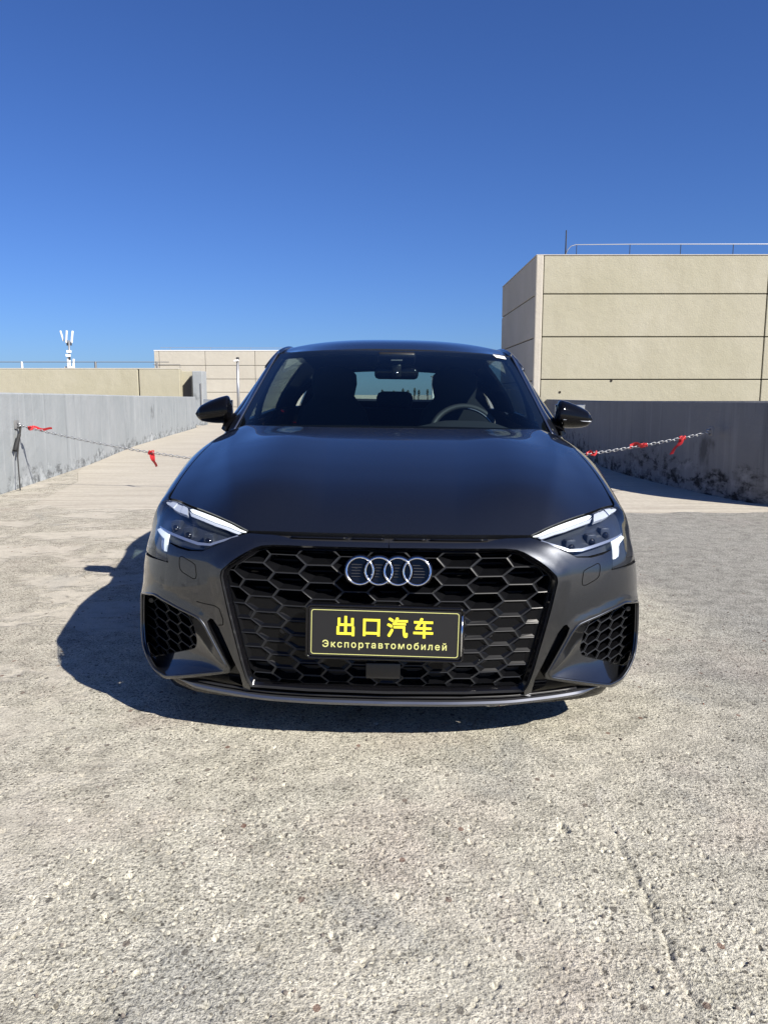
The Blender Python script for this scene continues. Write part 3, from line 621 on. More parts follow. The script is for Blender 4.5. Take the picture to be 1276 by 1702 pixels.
# ------------------------------------------------------------------ the car
car = empty('car', (0, 0, 0)); tag(car, 'dark grey compact hatchback with black honeycomb grille and four-ring badge, parked facing the viewer', 'car')
def dens(loop, sp, sb, closed=True):
    out = []; n = len(loop)
    for i in range(n if closed else n-1):
        a, b = np.array(loop[i], float), np.array(loop[(i+1) % n], float); d = np.hypot(b[0]-a[0], (b[1]-a[1])*sb); k = max(1, int(math.ceil(d/sp)))
        for j in range(k): out.append(tuple(a+(b-a)*j/k))
    if not closed: out.append(tuple(loop[-1]))
    return out
def rounded(loop, r, sb=.35, n=4):
    """round the corners of a closed (a,b) loop by radius r (metres)"""
    out = []; m = len(loop); P = [np.array((a, b*sb), float) for a, b in loop]
    for i in range(m):
        p, a, b = P[i], P[i-1], P[(i+1) % m]; u, v = a-p, b-p; lu, lv = np.linalg.norm(u), np.linalg.norm(v)
        d = min(r, lu*.45, lv*.45); q0, q1 = p+u/lu*d, p+v/lv*d
        for k in range(n+1): t = k/n; out.append((1-t)**2*q0+2*t*(1-t)*p+t*t*q1)
    return [(float(q[0]), float(q[1]/sb)) for q in out]
def inside(pt, poly):
    x, y = pt[:, 0], pt[:, 1]; r = np.zeros(len(pt), bool); n = len(poly)
    for i in range(n):
        x0, y0 = poly[i]; x1, y1 = poly[(i+1) % n]
        if y0 == y1: continue
        c = ((y0 > y) != (y1 > y)) & (x < (x1-x0)*(y-y0)/(y1-y0)+x0); r ^= c
    return r
def segdist(pt, poly):
    d = np.full(len(pt), 1e9); n = len(poly)
    for i in range(n):
        a = np.array(poly[i]); b = np.array(poly[(i+1) % n]); ab = b-a; l = (ab**2).sum()
        if l < 1e-14: continue
        t = np.clip(((pt-a)@ab)/l, 0, 1); d = np.minimum(d, np.linalg.norm(pt-(a+t[:, None]*ab), axis=1))
    return d
CEN = np.array([0, 2.1, .55])
def surf_eval(surf, a, b, off=0.):
    e = 1.5e-3; a = np.asarray(a, float); b = np.asarray(b, float)
    p = surf(a, b); n = np.cross(surf(a+e, b)-surf(a-e, b), surf(a, b+e)-surf(a, b-e)); l = np.linalg.norm(n, axis=-1, keepdims=True)
    n = n/np.maximum(l, 1e-12); c = CEN.copy()
    sg = np.sign(((p-c)*n).sum(-1).mean()) if p.ndim > 1 else 1.
    n = n*sg; return p+n*off, n
def panel(name, loop, holes=(), surf=Q, sp=.02, sb=.35, off=0., thick=.006, m=None, parent=None, sym=False, center_edge=False, fillgrid=True, ref=None):
    lo = dens(loop, sp, sb); hs = [dens(h, sp, sb) for h in holes]
    sc = lambda l: [(a, b*sb) for a, b in l]
    L_, H_ = sc(lo), [sc(h) for h in hs]
    arr = np.array(L_); x0, y0 = arr.min(0); x1, y1 = arr.max(0)
    gx, gy = np.meshgrid(np.arange(x0+sp/2, x1, sp), np.arange(y0+sp/2, y1, sp), indexing='ij'); gp = np.stack([gx.ravel(), gy.ravel()], -1)
    gp[:, 0] += ((np.round((gp[:, 1]-y0)/sp).astype(int) % 2)*.5-.25)*sp
    ok = inside(gp, L_)
    for h in H_: ok &= ~inside(gp, h)
    gp = gp[ok]
    if len(gp):
        ok = segdist(gp, L_) > sp*.55
        for h in H_: ok &= segdist(gp, h) > sp*.55
        gp = gp[ok]
    pts = []; edges = []
    for l in [L_]+H_:
        k = len(pts); pts += [Vector(p) for p in l]; edges += [(k+i, k+(i+1) % len(l)) for i in range(len(l))]
    pts += [Vector(p) for p in gp]
    vv, _, ff, *_r = delaunay_2d_cdt(pts, edges, [], 0, 1e-6)
    V = np.array([(p.x, p.y) for p in vv]); F = [f for f in ff]
    C = np.array([V[list(f)].mean(0) for f in F]); keep = inside(C, L_)
    for h in H_: keep &= ~inside(C, h)
    F = [f for f, k in zip(F, keep) if k]
    P, N = surf_eval(surf, V[:, 0], V[:, 1]/sb)
    if ref is not None:
        if ((P-np.array(ref))*N).sum(-1).mean() < 0: N = -N
    P = P+N*off
    verts = [tuple(p) for p in P]; norms = [tuple(q) for q in N]; faces = []
    for f in F:
        a, b, c = P[f[0]], P[f[1]], P[f[2]]; q = np.cross(b-a, c-a)
        faces.append(tuple(f) if (q*N[f[0]]).sum() > 0 else tuple(f)[::-1])
    if thick:
        for li, l in enumerate([lo]+hs):
            a = np.array([p[0] for p in l]); b = np.array([p[1] for p in l]); p, n = surf_eval(surf, a, b)
            n = n if (n*N[0]).sum(-1).mean() != 0 and (N.mean(0)*n.mean(0)).sum() > 0 else -n
            p = p+n*off; k = len(l); t = np.roll(p, -1, 0)-np.roll(p, 1, 0); t /= np.maximum(np.linalg.norm(t, axis=1, keepdims=True), 1e-9)
            sd = np.cross(t, n); base = len(verts)
            area = sum(l[i][0]*l[(i+1) % k][1]-l[(i+1) % k][0]*l[i][1] for i in range(k))
            mid = p.mean(0)
            s_ = np.sign(((p-mid)*sd).sum()) * (1 if li == 0 else -1); sd = sd*s_
            verts += [tuple(q) for q in p]+[tuple(q) for q in p-n*thick]; norms += [tuple(q) for q in sd]*2
            for i in range(k):
                j = (i+1) % k
                if center_edge and abs(a[i]) < 1e-6 and abs(a[j]) < 1e-6: continue
                q = (base+i, base+j, base+k+j, base+k+i)
                nf = np.cross(p[j]-p[i], -n[i]); faces.append(q if (nf*sd[i]).sum() > 0 else q[::-1])
    if sym:
        k = len(verts); verts += [(-x, y, z) for x, y, z in verts]; norms += [(-x, y, z) for x, y, z in norms]; faces += [tuple(i+k for i in f)[::-1] for f in faces]
    return mesh_obj(name, verts, faces, m, parent, True, norms)
def both(o, parent=None):
    c = mirror_x(o, o.name.split('.')[0], parent if parent is not None else o.parent); return o, c
def loft_loops(name, A, B, m, parent, n_mid=4, bulge=0., close=True, bdir=None):
    """skin between two matched 3-D loops"""
    A = np.array(A, float); B = np.array(B, float); P = []
    for k in range(n_mid+1):
        t = k/n_mid; r = A*(1-t)+B*t
        if bulge: r = r + np.array(bdir)*bulge*math.sin(math.pi*t)
        P.append(r)
    return grid_obj(name, np.array(P).transpose(1, 0, 2), m, parent, closed_u=close)
def fixn(o):
    bm = bmesh.new(); bm.from_mesh(o.data); bmesh.ops.recalc_face_normals(bm, faces=bm.faces); bm.to_mesh(o.data); bm.free(); return o
# ---- hood
us = np.concatenate([np.linspace(-1, 1, 161)]); vs_ = np.linspace(0, 1, 70)
uu, vv_ = np.meshgrid(us, vs_, indexing='ij'); gap = .0022
P = Hood(uu*(1-.004), .004+vv_*.992)
hood = grid_obj('hood', P, M['paint'], car)
def rim(P, depth, flip):
    loop = np.concatenate([P[:, 0], P[-1, 1:], P[-2::-1, -1], P[0, -2:0:-1]]); cen = loop.mean(0); low = loop-np.array([0, 0, depth]); low = low+(cen-low)*np.array([.006, .006, 0])
    n = len(loop); return np.concatenate([loop, low]), [((i, (i+1) % n, n+(i+1) % n, n+i)[::-1] if flip else (i, (i+1) % n, n+(i+1) % n, n+i)) for i in range(n)]
rv, rf = rim(P, .022, True); fixn(mesh_obj('hood_edge', rv, rf, M['paint'], hood))
us2, vs2 = np.meshgrid(np.linspace(-.99, .99, 41), np.linspace(-.012, .22, 10), indexing='ij'); P = Hood(us2, vs2); P[..., 2] -= .016
fixn(grid_obj('hood_light_shield', P, M['void'], car))  # unseen black strip added under the hood to stop sun leaking through the slot
# ---- bumper (painted), grille opening, headlight openings, pod openings
o_gr = OUT['grille']; o_gr[-1] = (0., o_gr[-1][1])
gr_loop = [o_gr[0]]+rounded(o_gr, .018)[5:-5]+[o_gr[-1]]
hl = rounded(OUT['headlight'], .012)
pod = rounded(OUT['pod_open'], .016); gapl = OUT['gap']
arch = lambda y, z: (float(s_of_y(y)), float(hz(s_of_y(y), z)))
WR = .352; WY, WZ = .885, .325
archpts = [arch(WY-WR*math.cos(R(a)), WZ+WR*math.sin(R(a))) for a in range(-18, 31, 6)]       # front of the arch, going up
low = OUT['headlight'][12:]                                # hl outer-lower corner ... inner tip
hl_lowpts = OUT['headlight'][13:]                          # from the outer step bottom to the inner tip
def grow(loop, d, sb=.17):
    P = np.array([(a, b*sb) for a, b in loop]); n = len(P); out = []
    ar = sum(P[i-1][0]*P[i][1]-P[i][0]*P[i-1][1] for i in range(n)); sg = 1 if ar > 0 else -1
    for i in range(n):
        e0, e1 = P[i]-P[i-1], P[(i+1) % n]-P[i]; n0 = np.array((e0[1], -e0[0]))/np.linalg.norm(e0); n1 = np.array((e1[1], -e1[0]))/np.linalg.norm(e1); m_ = n0+n1; m_ /= max(.6, (m_@m_)/np.linalg.norm(m_)) if np.linalg.norm(m_) > 1e-6 else 1
        q = P[i]+sg*d*m_*(2/max(1., np.linalg.norm(m_)*2)); out.append((float(q[0]), float(q[1]/sb)))
    return out
bump_loop = [(0., 1.80), (.30, 1.81), (.40, 1.835), (.44, 1.90), (.50, 1.945), (.60, 1.95), (.612, 1.90)]
HLX = grow(OUT['headlight'], .0055)
bump_loop += HLX[:12:-1]        # along the lamp, inner tip to outer lower step
bump_loop += [(1.047, .945), (1.09, .90), (1.13, .82)] + archpts[::-1]
bump_loop += OUT['pod_bottom'] + OUT['gap'] + [OUT['pillar_bottom'][1]]
grl = [(0., o_gr[0][1])] + OUT['grille'][1:10]
bump_loop += grl[::-1]
_gp = Q(np.array([a for a, b in grl]), np.array([b for a, b in grl])); _gpoly = [(p[0], p[2]) for p in _gp]
_gpoly = _gpoly[1:]                                              # outline of the opening, seen from the front
_pp = Q(np.array([a for a, b in pod]), np.array([b for a, b in pod])); _ppoly = [(p[0], p[2]) for p in _pp]
def open_dist(pt, poly):
    d = np.full(len(pt), 1e9)
    for i in range(len(poly)-1):
        a = np.array(poly[i]); e = np.array(poly[i+1])-a; l = (e**2).sum()
        if l < 1e-14: continue
        t = np.clip(((pt-a)@e)/l, 0, 1); d = np.minimum(d, np.linalg.norm(pt-(a+t[:, None]*e), axis=1))
    return d
_tp = [(0., _gpoly[0][1])]+_gpoly
def Qb(s, h):
    '''bumper skin: a raised bevel round the grille and round each pod'''
    s, h = np.broadcast_arrays(np.asarray(s, float), np.asarray(h, float)); P = Q(s, h); sh = P.shape; q = P.reshape(-1, 3); xz = q[:, [0, 2]]
    f = .0105*smooth(1-open_dist(xz, _tp)/.054) + .006*smooth(1-open_dist(xz, _ppoly+_ppoly[:1])/.034)
    nx, ny = PN(s.ravel()); q = q+np.stack([nx*f, ny*f, np.zeros_like(f)], -1); return q.reshape(sh)
bumper = panel('front_bumper', bump_loop, [pod], Qb, .010, .35, 0, .010, M['paint'], car, sym=True, center_edge=True)
def qline(name, pts, r, m, parent, off=.0, close=False, side=1, n=6, surf=Q):
    d = dens(pts, .012, .35, close); p, nn = surf_eval(surf, [q[0] for q in d], [q[1] for q in d]); p = p+nn*off; p[:, 0] *= side
    return MB().tube([tuple(q) for q in p], r, n, closed=close).build(name, m, parent, smooth_=True)
for sd in (1, -1): qline('washer_cover_seam', rounded(OUT['washer'], .008), .0013, M['void'], bumper, .0002, True, sd, surf=Qb)
qline('tow_cover_seam', OUT['tow'], .0013, M['void'], bumper, .0004, False, -1, surf=Qb)
# black fillers behind the openings
def offs_loop(loop, off, surf=Q): p, n = surf_eval(surf, [q[0] for q in loop], [q[1] for q in loop]); return p+n*off
for sd in ('l', 'r'):
    o = panel('air_curtain', OUT['gapfill'], [], Q, .02, .35, -.030, 0, M['gloss_black'], bumper)
    if sd == 'l':
        mirror_x(o, 'air_curtain', bumper); bpy.data.objects.remove(o)
g_ = dens(gapl, .02, .35, False); w_ = fixn(loft_loops('air_curtain_wall', offs_loop(g_, -.004), offs_loop(g_, -.032), M['gloss_black'], bumper, 1, close=False)); mirror_x(w_, 'air_curtain_wall', bumper)
for sd in (1, -1): qline('pod_rim', rounded(OUT['pod_open'], .016), .0048, M['paint'], bumper, .0042, True, sd, 10)
panel('bumper_light_shield', [(0., 1.5), (.55, 1.3), (.90, .95), (.98, .75), (.98, .15), (.80, .12), (.50, .2), (0., .2)], [], Q, .04, .35, -.125, 0, M['void'], bumper, sym=True)  # unseen black sheet added behind the front to block stray sunlight
# hood slot: dark strip between hood edge and bumper
panel('hood_slot', [(0., 1.99), (0., 1.80), (.47, 1.86), (.605, 1.93), (.605, 2.0), (.3, 2.0)], [], Q, .03, .35, -.012, 0, M['plastic_black'], bumper, sym=True)
qs = MB()
for sd in (1, -1):
    for a0, a1 in ((.02, .16), (.175, .42)):
        d = np.linspace(a0, a1, 8); p, nn = surf_eval(Q, d, np.full(8, 1.935)); p = p-nn*.008; p[:, 0] *= sd; qs.tube([tuple(q) for q in p], .004, 6)
qs.build('slot_trim', M['gloss_black'], bumper, smooth_=True)
# ---- pods: painted funnel from the opening to the recessed mesh
po, pm = OUT['pod_open'], OUT['pod_mesh']
A, B = [], []
for i in range(len(po)):
    a0, a1 = np.array(po[i]), np.array(po[(i+1) % len(po)]); b0, b1 = np.array(pm[i]), np.array(pm[(i+1) % len(pm)])
    for k in range(6): t = k/6; A.append(a0+(a1-a0)*t); B.append(b0+(b1-b0)*t)
def relax(P, it=3):
    P = np.array(P, float)
    for _ in range(it): P = .5*P+.25*(np.roll(P, 1, 0)+np.roll(P, -1, 0))
    return P
A = relax(A); B = relax(B)
pA = offs_loop([tuple(a) for a in A], .0045)
fun = fixn(loft_loops('pod_funnel', pA, B, M['paint'], bumper, 6)); fun.data.set_sharp_from_angle(angle=R(28))
mirror_x(fun, 'pod_funnel', bumper)
inner_rim = np.array(B)
def clip_poly(poly, clip):
    """Sutherland-Hodgman, clip polygon convex and counter-clockwise"""
    out = [np.array(p, float) for p in poly]
    for i in range(len(clip)):
        a = np.array(clip[i]); b = np.array(clip[(i+1) % len(clip)]); e = b-a; inp = out; out = []
        if not inp: return []
        sd = [e[0]*(p[1]-a[1])-e[1]*(p[0]-a[0]) for p in inp]
        for j in range(len(inp)):
            p, q, sp_, sq = inp[j-1], inp[j], sd[j-1], sd[j]
            if (sp_ >= 0) != (sq >= 0): out.append(p+(q-p)*(sp_/(sp_-sq)))
            if sq >= 0: out.append(q)
    return out
def ccw(p): return p if sum(p[i-1][0]*p[i][1]-p[i][0]*p[i-1][1] for i in range(len(p))) > 0 else p[::-1]
def hull(pts):
    pts = sorted(map(tuple, pts)); H = []
    for seq in (pts, pts[::-1]):
        h = []
        for p in seq:
            while len(h) >= 2 and (h[-1][0]-h[-2][0])*(p[1]-h[-2][1])-(h[-1][1]-h[-2][1])*(p[0]-h[-2][0]) <= 0: h.pop()
            h.append(p)
        H += h[:-1]
    return H
def inset(poly, d):
    """inset a convex ccw polygon"""
    n = len(poly); P = [np.array(p, float) for p in poly]; out = []
    c = sum(P)/n; far = [(c-np.array((9, 9))), (c+np.array((9, -9))), (c+np.array((9, 9))), (c+np.array((-9, 9)))]
    res = far
    for i in range(n):
        a, b = P[i], P[(i+1) % n]; e = b-a; l = np.hypot(*e)
        if l < 1e-6: continue
        nrm = np.array((-e[1], e[0]))/l; a2 = a+nrm*d; sd = [((p-a2)@nrm) for p in res]; o2 = []
        for j in range(len(res)):
            p, q, s0, s1 = res[j-1], res[j], sd[j-1], sd[j]
            if (s0 >= 0) != (s1 >= 0): o2.append(p+(q-p)*(s0/(s0-s1)))
            if s1 >= 0: o2.append(q)
        res = o2
        if len(res) < 3: return None
    return res
def area(p): return .5*sum(p[i-1][0]*p[i][1]-p[i][0]*p[i-1][1] for i in range(len(p)))
def resample_dir(poly, dirs, c):
    """points where rays from c in given directions leave a convex polygon"""
    out = []
    for d in dirs:
        best = None
        for i in range(len(poly)):
            a = np.array(poly[i]); e = np.array(poly[(i+1) % len(poly)])-a; den = d[0]*e[1]-d[1]*e[0]
            if abs(den) < 1e-12: continue
            w = a-c; t = (w[0]*e[1]-w[1]*e[0])/den; u = (w[0]*d[1]-w[1]*d[0])/den
            if t > 0 and -1e-6 <= u <= 1+1e-6 and (best is None or t < best): best = t
        out.append(c+d*best if best else c)
    return out
def cell_mesh(name, poly, pos, lip, wall, d_front, d_back, closed_d, m, parent, back_in):
    """one honeycomb cell: thin flat lip, sloped walls going back, optional closed floor. pos(x,z,d)->3-D"""
    poly = ccw(poly); r1 = inset(poly, lip); 
    if r1 is None or len(r1) < 3: return None
    r2 = inset(poly, lip+back_in)
    if r2 is None or len(r2) < 3: return None
    c = sum(np.array(p) for p in r2)/len(r2)
    dirs = [np.array(p)-c for p in poly]
    r1 = resample_dir(r1, dirs, c); r2 = resample_dir(r2, dirs, c); n = len(poly)
    dd = closed_d if closed_d else d_back
    v = [pos(p[0], p[1], d_front) for p in poly]+[pos(p[0], p[1], d_front-.0012) for p in r1]+[pos(p[0], p[1], dd) for p in r2]
    f = [(i, (i+1) % n, n+(i+1) % n, n+i) for i in range(n)]+[(n+i, n+(i+1) % n, 2*n+(i+1) % n, 2*n+i) for i in range(n)]
    if closed_d: f.append(tuple(range(2*n, 3*n)))
    o = mesh_obj(name, v, f, m, parent); o.data.materials.append(M['cell_lip'])
    for i in range(n): o.data.polygons[i].material_index = 1
    return o
def side_mesh(side):
    g = empty('side_intake', parent=car)
    mp = [np.array(p) for p in OUT['pod_mesh']]
    hull2 = hull([(p[0], p[2]) for p in mp])
    ypl = lambda x: .85*x+.17-.85*.64
    pos = lambda x, z, d: (side*x, ypl(x)+d, z)
    px_, pz_ = .052, .0335; cl = ccw(hull2)
    cb = inset(cl, -.03); MB().add([pos(x, z, .055) for x, z in cb], [tuple(range(len(cb)))]).build('backing', M['void'], g)
    tilt = -.16
    for i in range(0, 8):
        for k in range(-8, 10):
            cx = .62+i*px_; cz = .29+(k+.5*(i % 2))*pz_ - tilt*(cx-.73)*0
            hx = [(.62, 0), (.36, .5), (-.36, .5), (-.62, 0), (-.36, -.5), (.36, -.5)]
            poly = [(cx+a*px_, cz+b*pz_+.30*(a*px_)) for a, b in hx]
            poly = [(x, z+.22*(cx-.73)) for x, z in poly]
            q = clip_poly(poly, cl)
            if len(q) < 3 or area(ccw(q)) < 1.2e-4: continue
            cell_mesh('intake_cell', q, pos, .0022, 0, .004, .035, None, M['grille_black'], g, .0035)
    s_ = MB().lathe([(0.001, -.004), (.008, -.004), (.0095, 0), (.0095, .02)], 16, 'y', pos(.822, .392, .0)); s_.build('parking_sensor', M['plastic_black'], g, angle=R(40))
    return g
side_mesh(1); side_mesh(-1)
# ---- main grille
_qh = np.linspace(.0, 1.95, 300); _qc = Q(np.full(300, .30), _qh)
PYX = lambda x: np.interp(abs(x), _q[:, 0][:2000], _q[:, 1][:2000]) if abs(x) < .6 else .085
def Yg(x, z): return float(np.interp(z, _qc[:, 2], _qc[:, 1])-np.interp(.30, [0,.25,.45],[0,.01,.04]) + np.interp(abs(x), [0,.25,.45,.60], [0,.010,.040,.085]))
grille = empty('grille', parent=car)
gp_ = Q(np.array([a for a, b in grl]), np.array([b for a, b in grl])); gxz = [(p[0], p[2]) for p in gp_]
g_half = gxz; gfull = [(x, z) for x, z in g_half]+[(-x, z) for x, z in g_half[::-1]]
def dedupe(p): 
    r = []
    for q in p:
        if not r or abs(q[0]-r[-1][0])+abs(q[1]-r[-1][1]) > 1e-5: r.append(q)
    return r
gclip = ccw(hull(gfull)); gin = inset(gclip, .020)
# frame: stepped black surround inside the painted edge
def ring3(poly, d): return [(x, Yg(x, z)+d, z) for x, z in poly]
def fine_poly(poly, sp=.03):
    out = []
    for i in range(len(poly)):
        a, b = np.array(poly[i]), np.array(poly[(i+1) % len(poly)]); k = max(1, int(np.hypot(*(b-a))/sp))
        out += [tuple(a+(b-a)*j/k) for j in range(k)]
    return out
def frame_between(name, d0, i0, d1, i1, m, sm=False):
    a = gclip if i0 == 0 else inset(gclip, i0); c = np.mean(np.array(gclip), 0)
    base = fine_poly(gclip); dirs = [np.array(p)-c for p in base]
    ra = resample_dir(a, dirs, c); rb_ = resample_dir(inset(gclip, i1), dirs, c)
    return loft_loops(name, ring3(ra, d0), ring3(rb_, d1), m, grille, 1)
fixn(frame_between('frame_edge', -.0102, .0, .004, .003, M['lip_grey']))
fixn(frame_between('frame', .0041, .003, .016, .010, M['gloss_black']))
fixn(frame_between('frame_inner', .0161, .010, .016, .0145, M['gloss_black']))
fixn(frame_between('frame_wall', .0161, .0145, .105, .0155, M['gloss_black']))
bk = fine_poly(inset(gclip, .012)); c = np.mean(np.array(gclip), 0)
mesh_obj('backing', [(c[0], Yg(0, .45)+.10, c[1])]+[(x, Yg(x, z)+.085, z) for x, z in bk], [(0, 1+(i+1) % len(bk), 1+i) for i in range(len(bk))], M['void'], grille)
zk = lambda k: .56-1.6+1.527*math.exp(-.0328*k)
gx = lambda i, z: i*.1040*(1+(z-.565)*.755)
posg = lambda x, z, d: (x, Yg(x, z)+d, z)
gcl = inset(gclip, .0150)
for i in range(-6, 7):
    for k2 in range(-9, 20):
        kk = k2+(.5 if i % 2 == 0 else 0.)
        poly = [(gx(i+a, zk(kk+b)), zk(kk+b)) for a, b in ((.625, 0), (.375, -.5), (-.375, -.5), (-.625, 0), (-.375, .5), (.375, .5))]
        q = clip_poly(ccw(poly), gcl)
        if len(q) < 3 or area(ccw(q)) < 2.0e-4: continue
        cz = zk(kk); blank = .262 < cz < .470 and abs(i) >= 1
        if abs(gx(i, cz)) < .20 and .33 < cz < .47: blank = True
        if i == 0 and .21 < cz < .262: blank = True
        cell_mesh('grille_cell', q, posg, .0022, 0, .020, .062, .0245 if blank else None, M['grille_black'], grille, .007 if blank else .011)
# horizontal slats deep inside the open cells
for z in (.50, .53, .56, .59, .615, .24, .215):
    w_ = max(p[0] for p in gcl if True)*(.93 if z > .45 else .78)
    sl = MB()
    for k in range(24):
        pass
    xs_ = np.linspace(-w_, w_, 25); v = []; f = []
    for x in xs_: y = Yg(x, z); v += [(x, y+.066, z+.006), (x, y+.060, z+.001), (x, y+.080, z-.002)]
    for k in range(24): f += [(3*k, 3*k+3, 3*k+4, 3*k+1), (3*k+1, 3*k+4, 3*k+5, 3*k+2)]
    sl.add(v, f).build('slat', M['plastic_black'], grille)
for sx_ in (-.325, .315):
    x, z = sx_, .378
    MB().lathe([(.001, -.003), (.0085, -.003), (.0105, 0), (.0105, .02)], 20, 'y', (x, Yg(x, z)+.026, z)).build('parking_sensor', M['plastic_black'], grille, angle=R(40))
# radar cover bottom centre
MB().box((-.012, Yg(0, .262)+.020, .262), (.108, .020, .052), (R(4), 0, 0), .005).build('radar_cover', M['plastic_black'], grille, angle=R(40))
# ---- lower black spoiler and grey lip
panel('lower_spoiler', [(0., .17), (.44, .135), (.50, .10), (.60, .10), (.80, .07), (.80, -.02), (.40, -.02), (0., -.02)], [], Q, .03, .35, -.016, 0, M['gloss_black'], bumper, sym=True)
panel('bumper_underside', [(0., .30), (.44, .30), (.52, .34), (.80, .16), (.93, .22), (.93, .02), (.80, -.03), (.40, -.03), (0., -.03)], [], Q, .04, .35, -.05, 0, M['plastic_black'], bumper, sym=True)
lipS = np.linspace(0, .735, 40); prof = [(.006, .012), (.014, .009), (.017, .002), (.014, -.006), (.004, -.010), (-.03, -.010), (-.045, .004), (-.03, .012)]
zl = .150+.020*smooth((lipS-.35)/.45)
rows = []
b_ = Bs(lipS, np.full(40, .16)); nx, ny = PN(lipS)
for sd in (-1, 1):
    seq = range(39, 0, -1) if sd < 0 else range(40)
    for i in seq:
        k = 1-.75*smooth((lipS[i]-.63)/.105)
        rows.append([(sd*(b_[i, 0]+nx[i]*(a*k-.012*(1-k))), b_[i, 1]+ny[i]*(a*k-.012*(1-k)), zl[i]+c*k) for a, c in prof])
P = np.array(rows); P = np.concatenate([P, P[:, :1]], 1)
fixn(grid_obj('front_lip', P, M['lip_grey'], bumper, angle=R(35)))
sl2 = MB(); d = np.linspace(-.62, .62, 40)
for k in range(1):
    pts = []
    for x in d: s_ = float(np.interp(abs(x), _q[:2000, 0], _s[:2000])); q = Bs(s_, .172); pts.append((math.copysign(q[0], x), q[1]-.003, .172+.016*float(smooth((s_-.35)/.45))))
    sl2.tube(pts, .004, 6)
sl2.build('splitter_trim', M['plastic_black'], bumper, smooth_=True)
# ---- headlights
def strip_panel(name, loop, off, thick, m, parent, sp=.012, r=.003): return panel(name, rounded(loop, r), [], Q, sp, .35, off, thick, m, parent)
def headlight():
    h = empty('headlight', parent=car); hl2 = rounded([(a, b) for a, b in OUT['headlight']], .008)
    panel('housing', hl2, [], Q, .02, .35, -.030, 0, M['housing'], h)
    panel('gasket', [(a, min(b, 1.975)) for a, b in grow(OUT['headlight'], .009)], [rounded(grow(OUT['headlight'], -.001), .006)], Q, .02, .35, -.008, 0, M['void'], h)
    d = dens(hl2, .015, .35); fixn(loft_loops('housing_wall', offs_loop(d, -.004), offs_loop(d, -.031), M['plastic_black'], h, 2))
    strip_panel('light_bar', OUT['drl_bar'], -.0040, .003, M['drl'], h)
    strip_panel('light_bar_edge', OUT['drl_edge'], -.0055, .003, M['drl_off'], h, .010, .002)
    blk = OUT['drl_block']
    # four faceted blocks
    lo_, hi_ = blk[:5], blk[5:][::-1]
    la = np.array(dens(lo_, .004, .35, False)); lb = np.array(dens([blk[7], blk[6], blk[5]], .004, .35, False))
    at_ = lambda arr, t: arr[int(round(t*(len(arr)-1)))]
    for k in range(4):
        t0, t1 = k/4+.012, (k+1)/4-.012
        q = [tuple(at_(la, t0)), tuple(at_(la, t1)), tuple(at_(lb, t1)), tuple(at_(lb, t0))]
        panel('light_block', q, [], Q, .012, .35, -.005-.003*(k % 2), .012, M['drl_off'], h)
    strip_panel('corner_light', OUT['drl_low'], -.0040, .003, M['drl'], h, .008, .002)
    strip_panel('corner_light_shade', OUT['drl_low2'], -.007, .006, M['drl_off'], h, .008, .002)
    strip_panel('trim_strip', OUT['hl_strip'], -.007, .008, M['lamp_silver'], h, .01, .002)
    # projector modules
    for s_, hh in ((.70, 1.60), (.80, 1.58), (.90, 1.60)):
        p, n = surf_eval(Q, np.array([s_]), np.array([hh])); p = p[0]-n[0]*.030; n = np.array([0.25, -1, .0]); n /= np.linalg.norm(n)
        q = Vector(n).to_track_quat('Z', 'X').to_matrix()
        m = MB(); m.box(tuple(p), (.050, .036, .03), q, .006); m.build('lamp_module', M['housing'], h, angle=R(40))
        l = MB(); l.lathe([(.0005, .006), (.006, .0052), (.010, .0025), (.0125, -.002)], 20, 'z'); o = l.build('lamp_lens', M['gloss_black'], h, smooth_=True)
        o.data.transform(q.to_4x4()); o.data.transform(Matrix.Translation(Vector(p)+Vector(n)*.016))
    # clear outer lens
    lens = panel('lens', rounded([(a, b) for a, b in OUT['headlight']], .008), [], Q, .014, .35, -.0005, .003, M['lens'], h)
    return h
h1 = headlight()
h2 = empty('headlight', parent=car)
for ch in list(h1.children): mirror_x(ch, ch.name.split('.')[0], h2)
# ---- fenders
tip = OUT['headlight'][7:13]
f_arch = [arch(WY-WR*math.cos(R(a)), WZ+WR*math.sin(R(a))) for a in range(30, 199, 6)]
ydoor = 1.50; sdoor = float(s_of_y(ydoor)); 
fl_ = [(1.088, 1.985)] + [(float(s_of_y(y)), 1.99) for y in np.linspace(.50, 1.46, 24)] + [(sdoor, 1.99), (sdoor, 1.0), (sdoor, .45), arch(1.47, .20)] + f_arch[::-1][1:] + [(1.132, .825), (1.092, .905), (1.05, .95)] + [(a+.003, b) for a, b in tip[::-1]]
fender = panel('front_fender', fl_, [], Q, .02, .35, 0, .010, M['paint'], car)
both(fender)
# ---- doors, sills, rear quarters
def qpanel(name, y0, y1, htop=1.985, z0=.24, extra=None, m=None):
    a, b = float(s_of_y(y0)), float(s_of_y(y1)); lo_ = float(hz(a, z0))
    return both(panel(name, [(a, htop), (b, htop), (b, lo_), (a, lo_)], [], Q, .04, .35, 0, .010, m or M['paint'], car))
for dr in qpanel('front_door', 1.506, 2.53): 
    sg = 1 if dr.data.vertices[0].co.x > 0 else -1
    p = Q(s_of_y(2.32), 1.25); MB().box((sg*(p[0]+.018), 2.32, p[2]), (.022, .20, .026), None, .009).build('door_handle', M['paint'], dr, angle=R(40))
rs = float(s_of_y(3.35))
r_arch = [arch(3.52-WR*math.cos(R(a)), WZ+WR*math.sin(R(a))) for a in range(0, 181, 9)]
ra_front = [q for q in r_arch]
s25, s34 = float(s_of_y(2.536)), float(s_of_y(3.30))
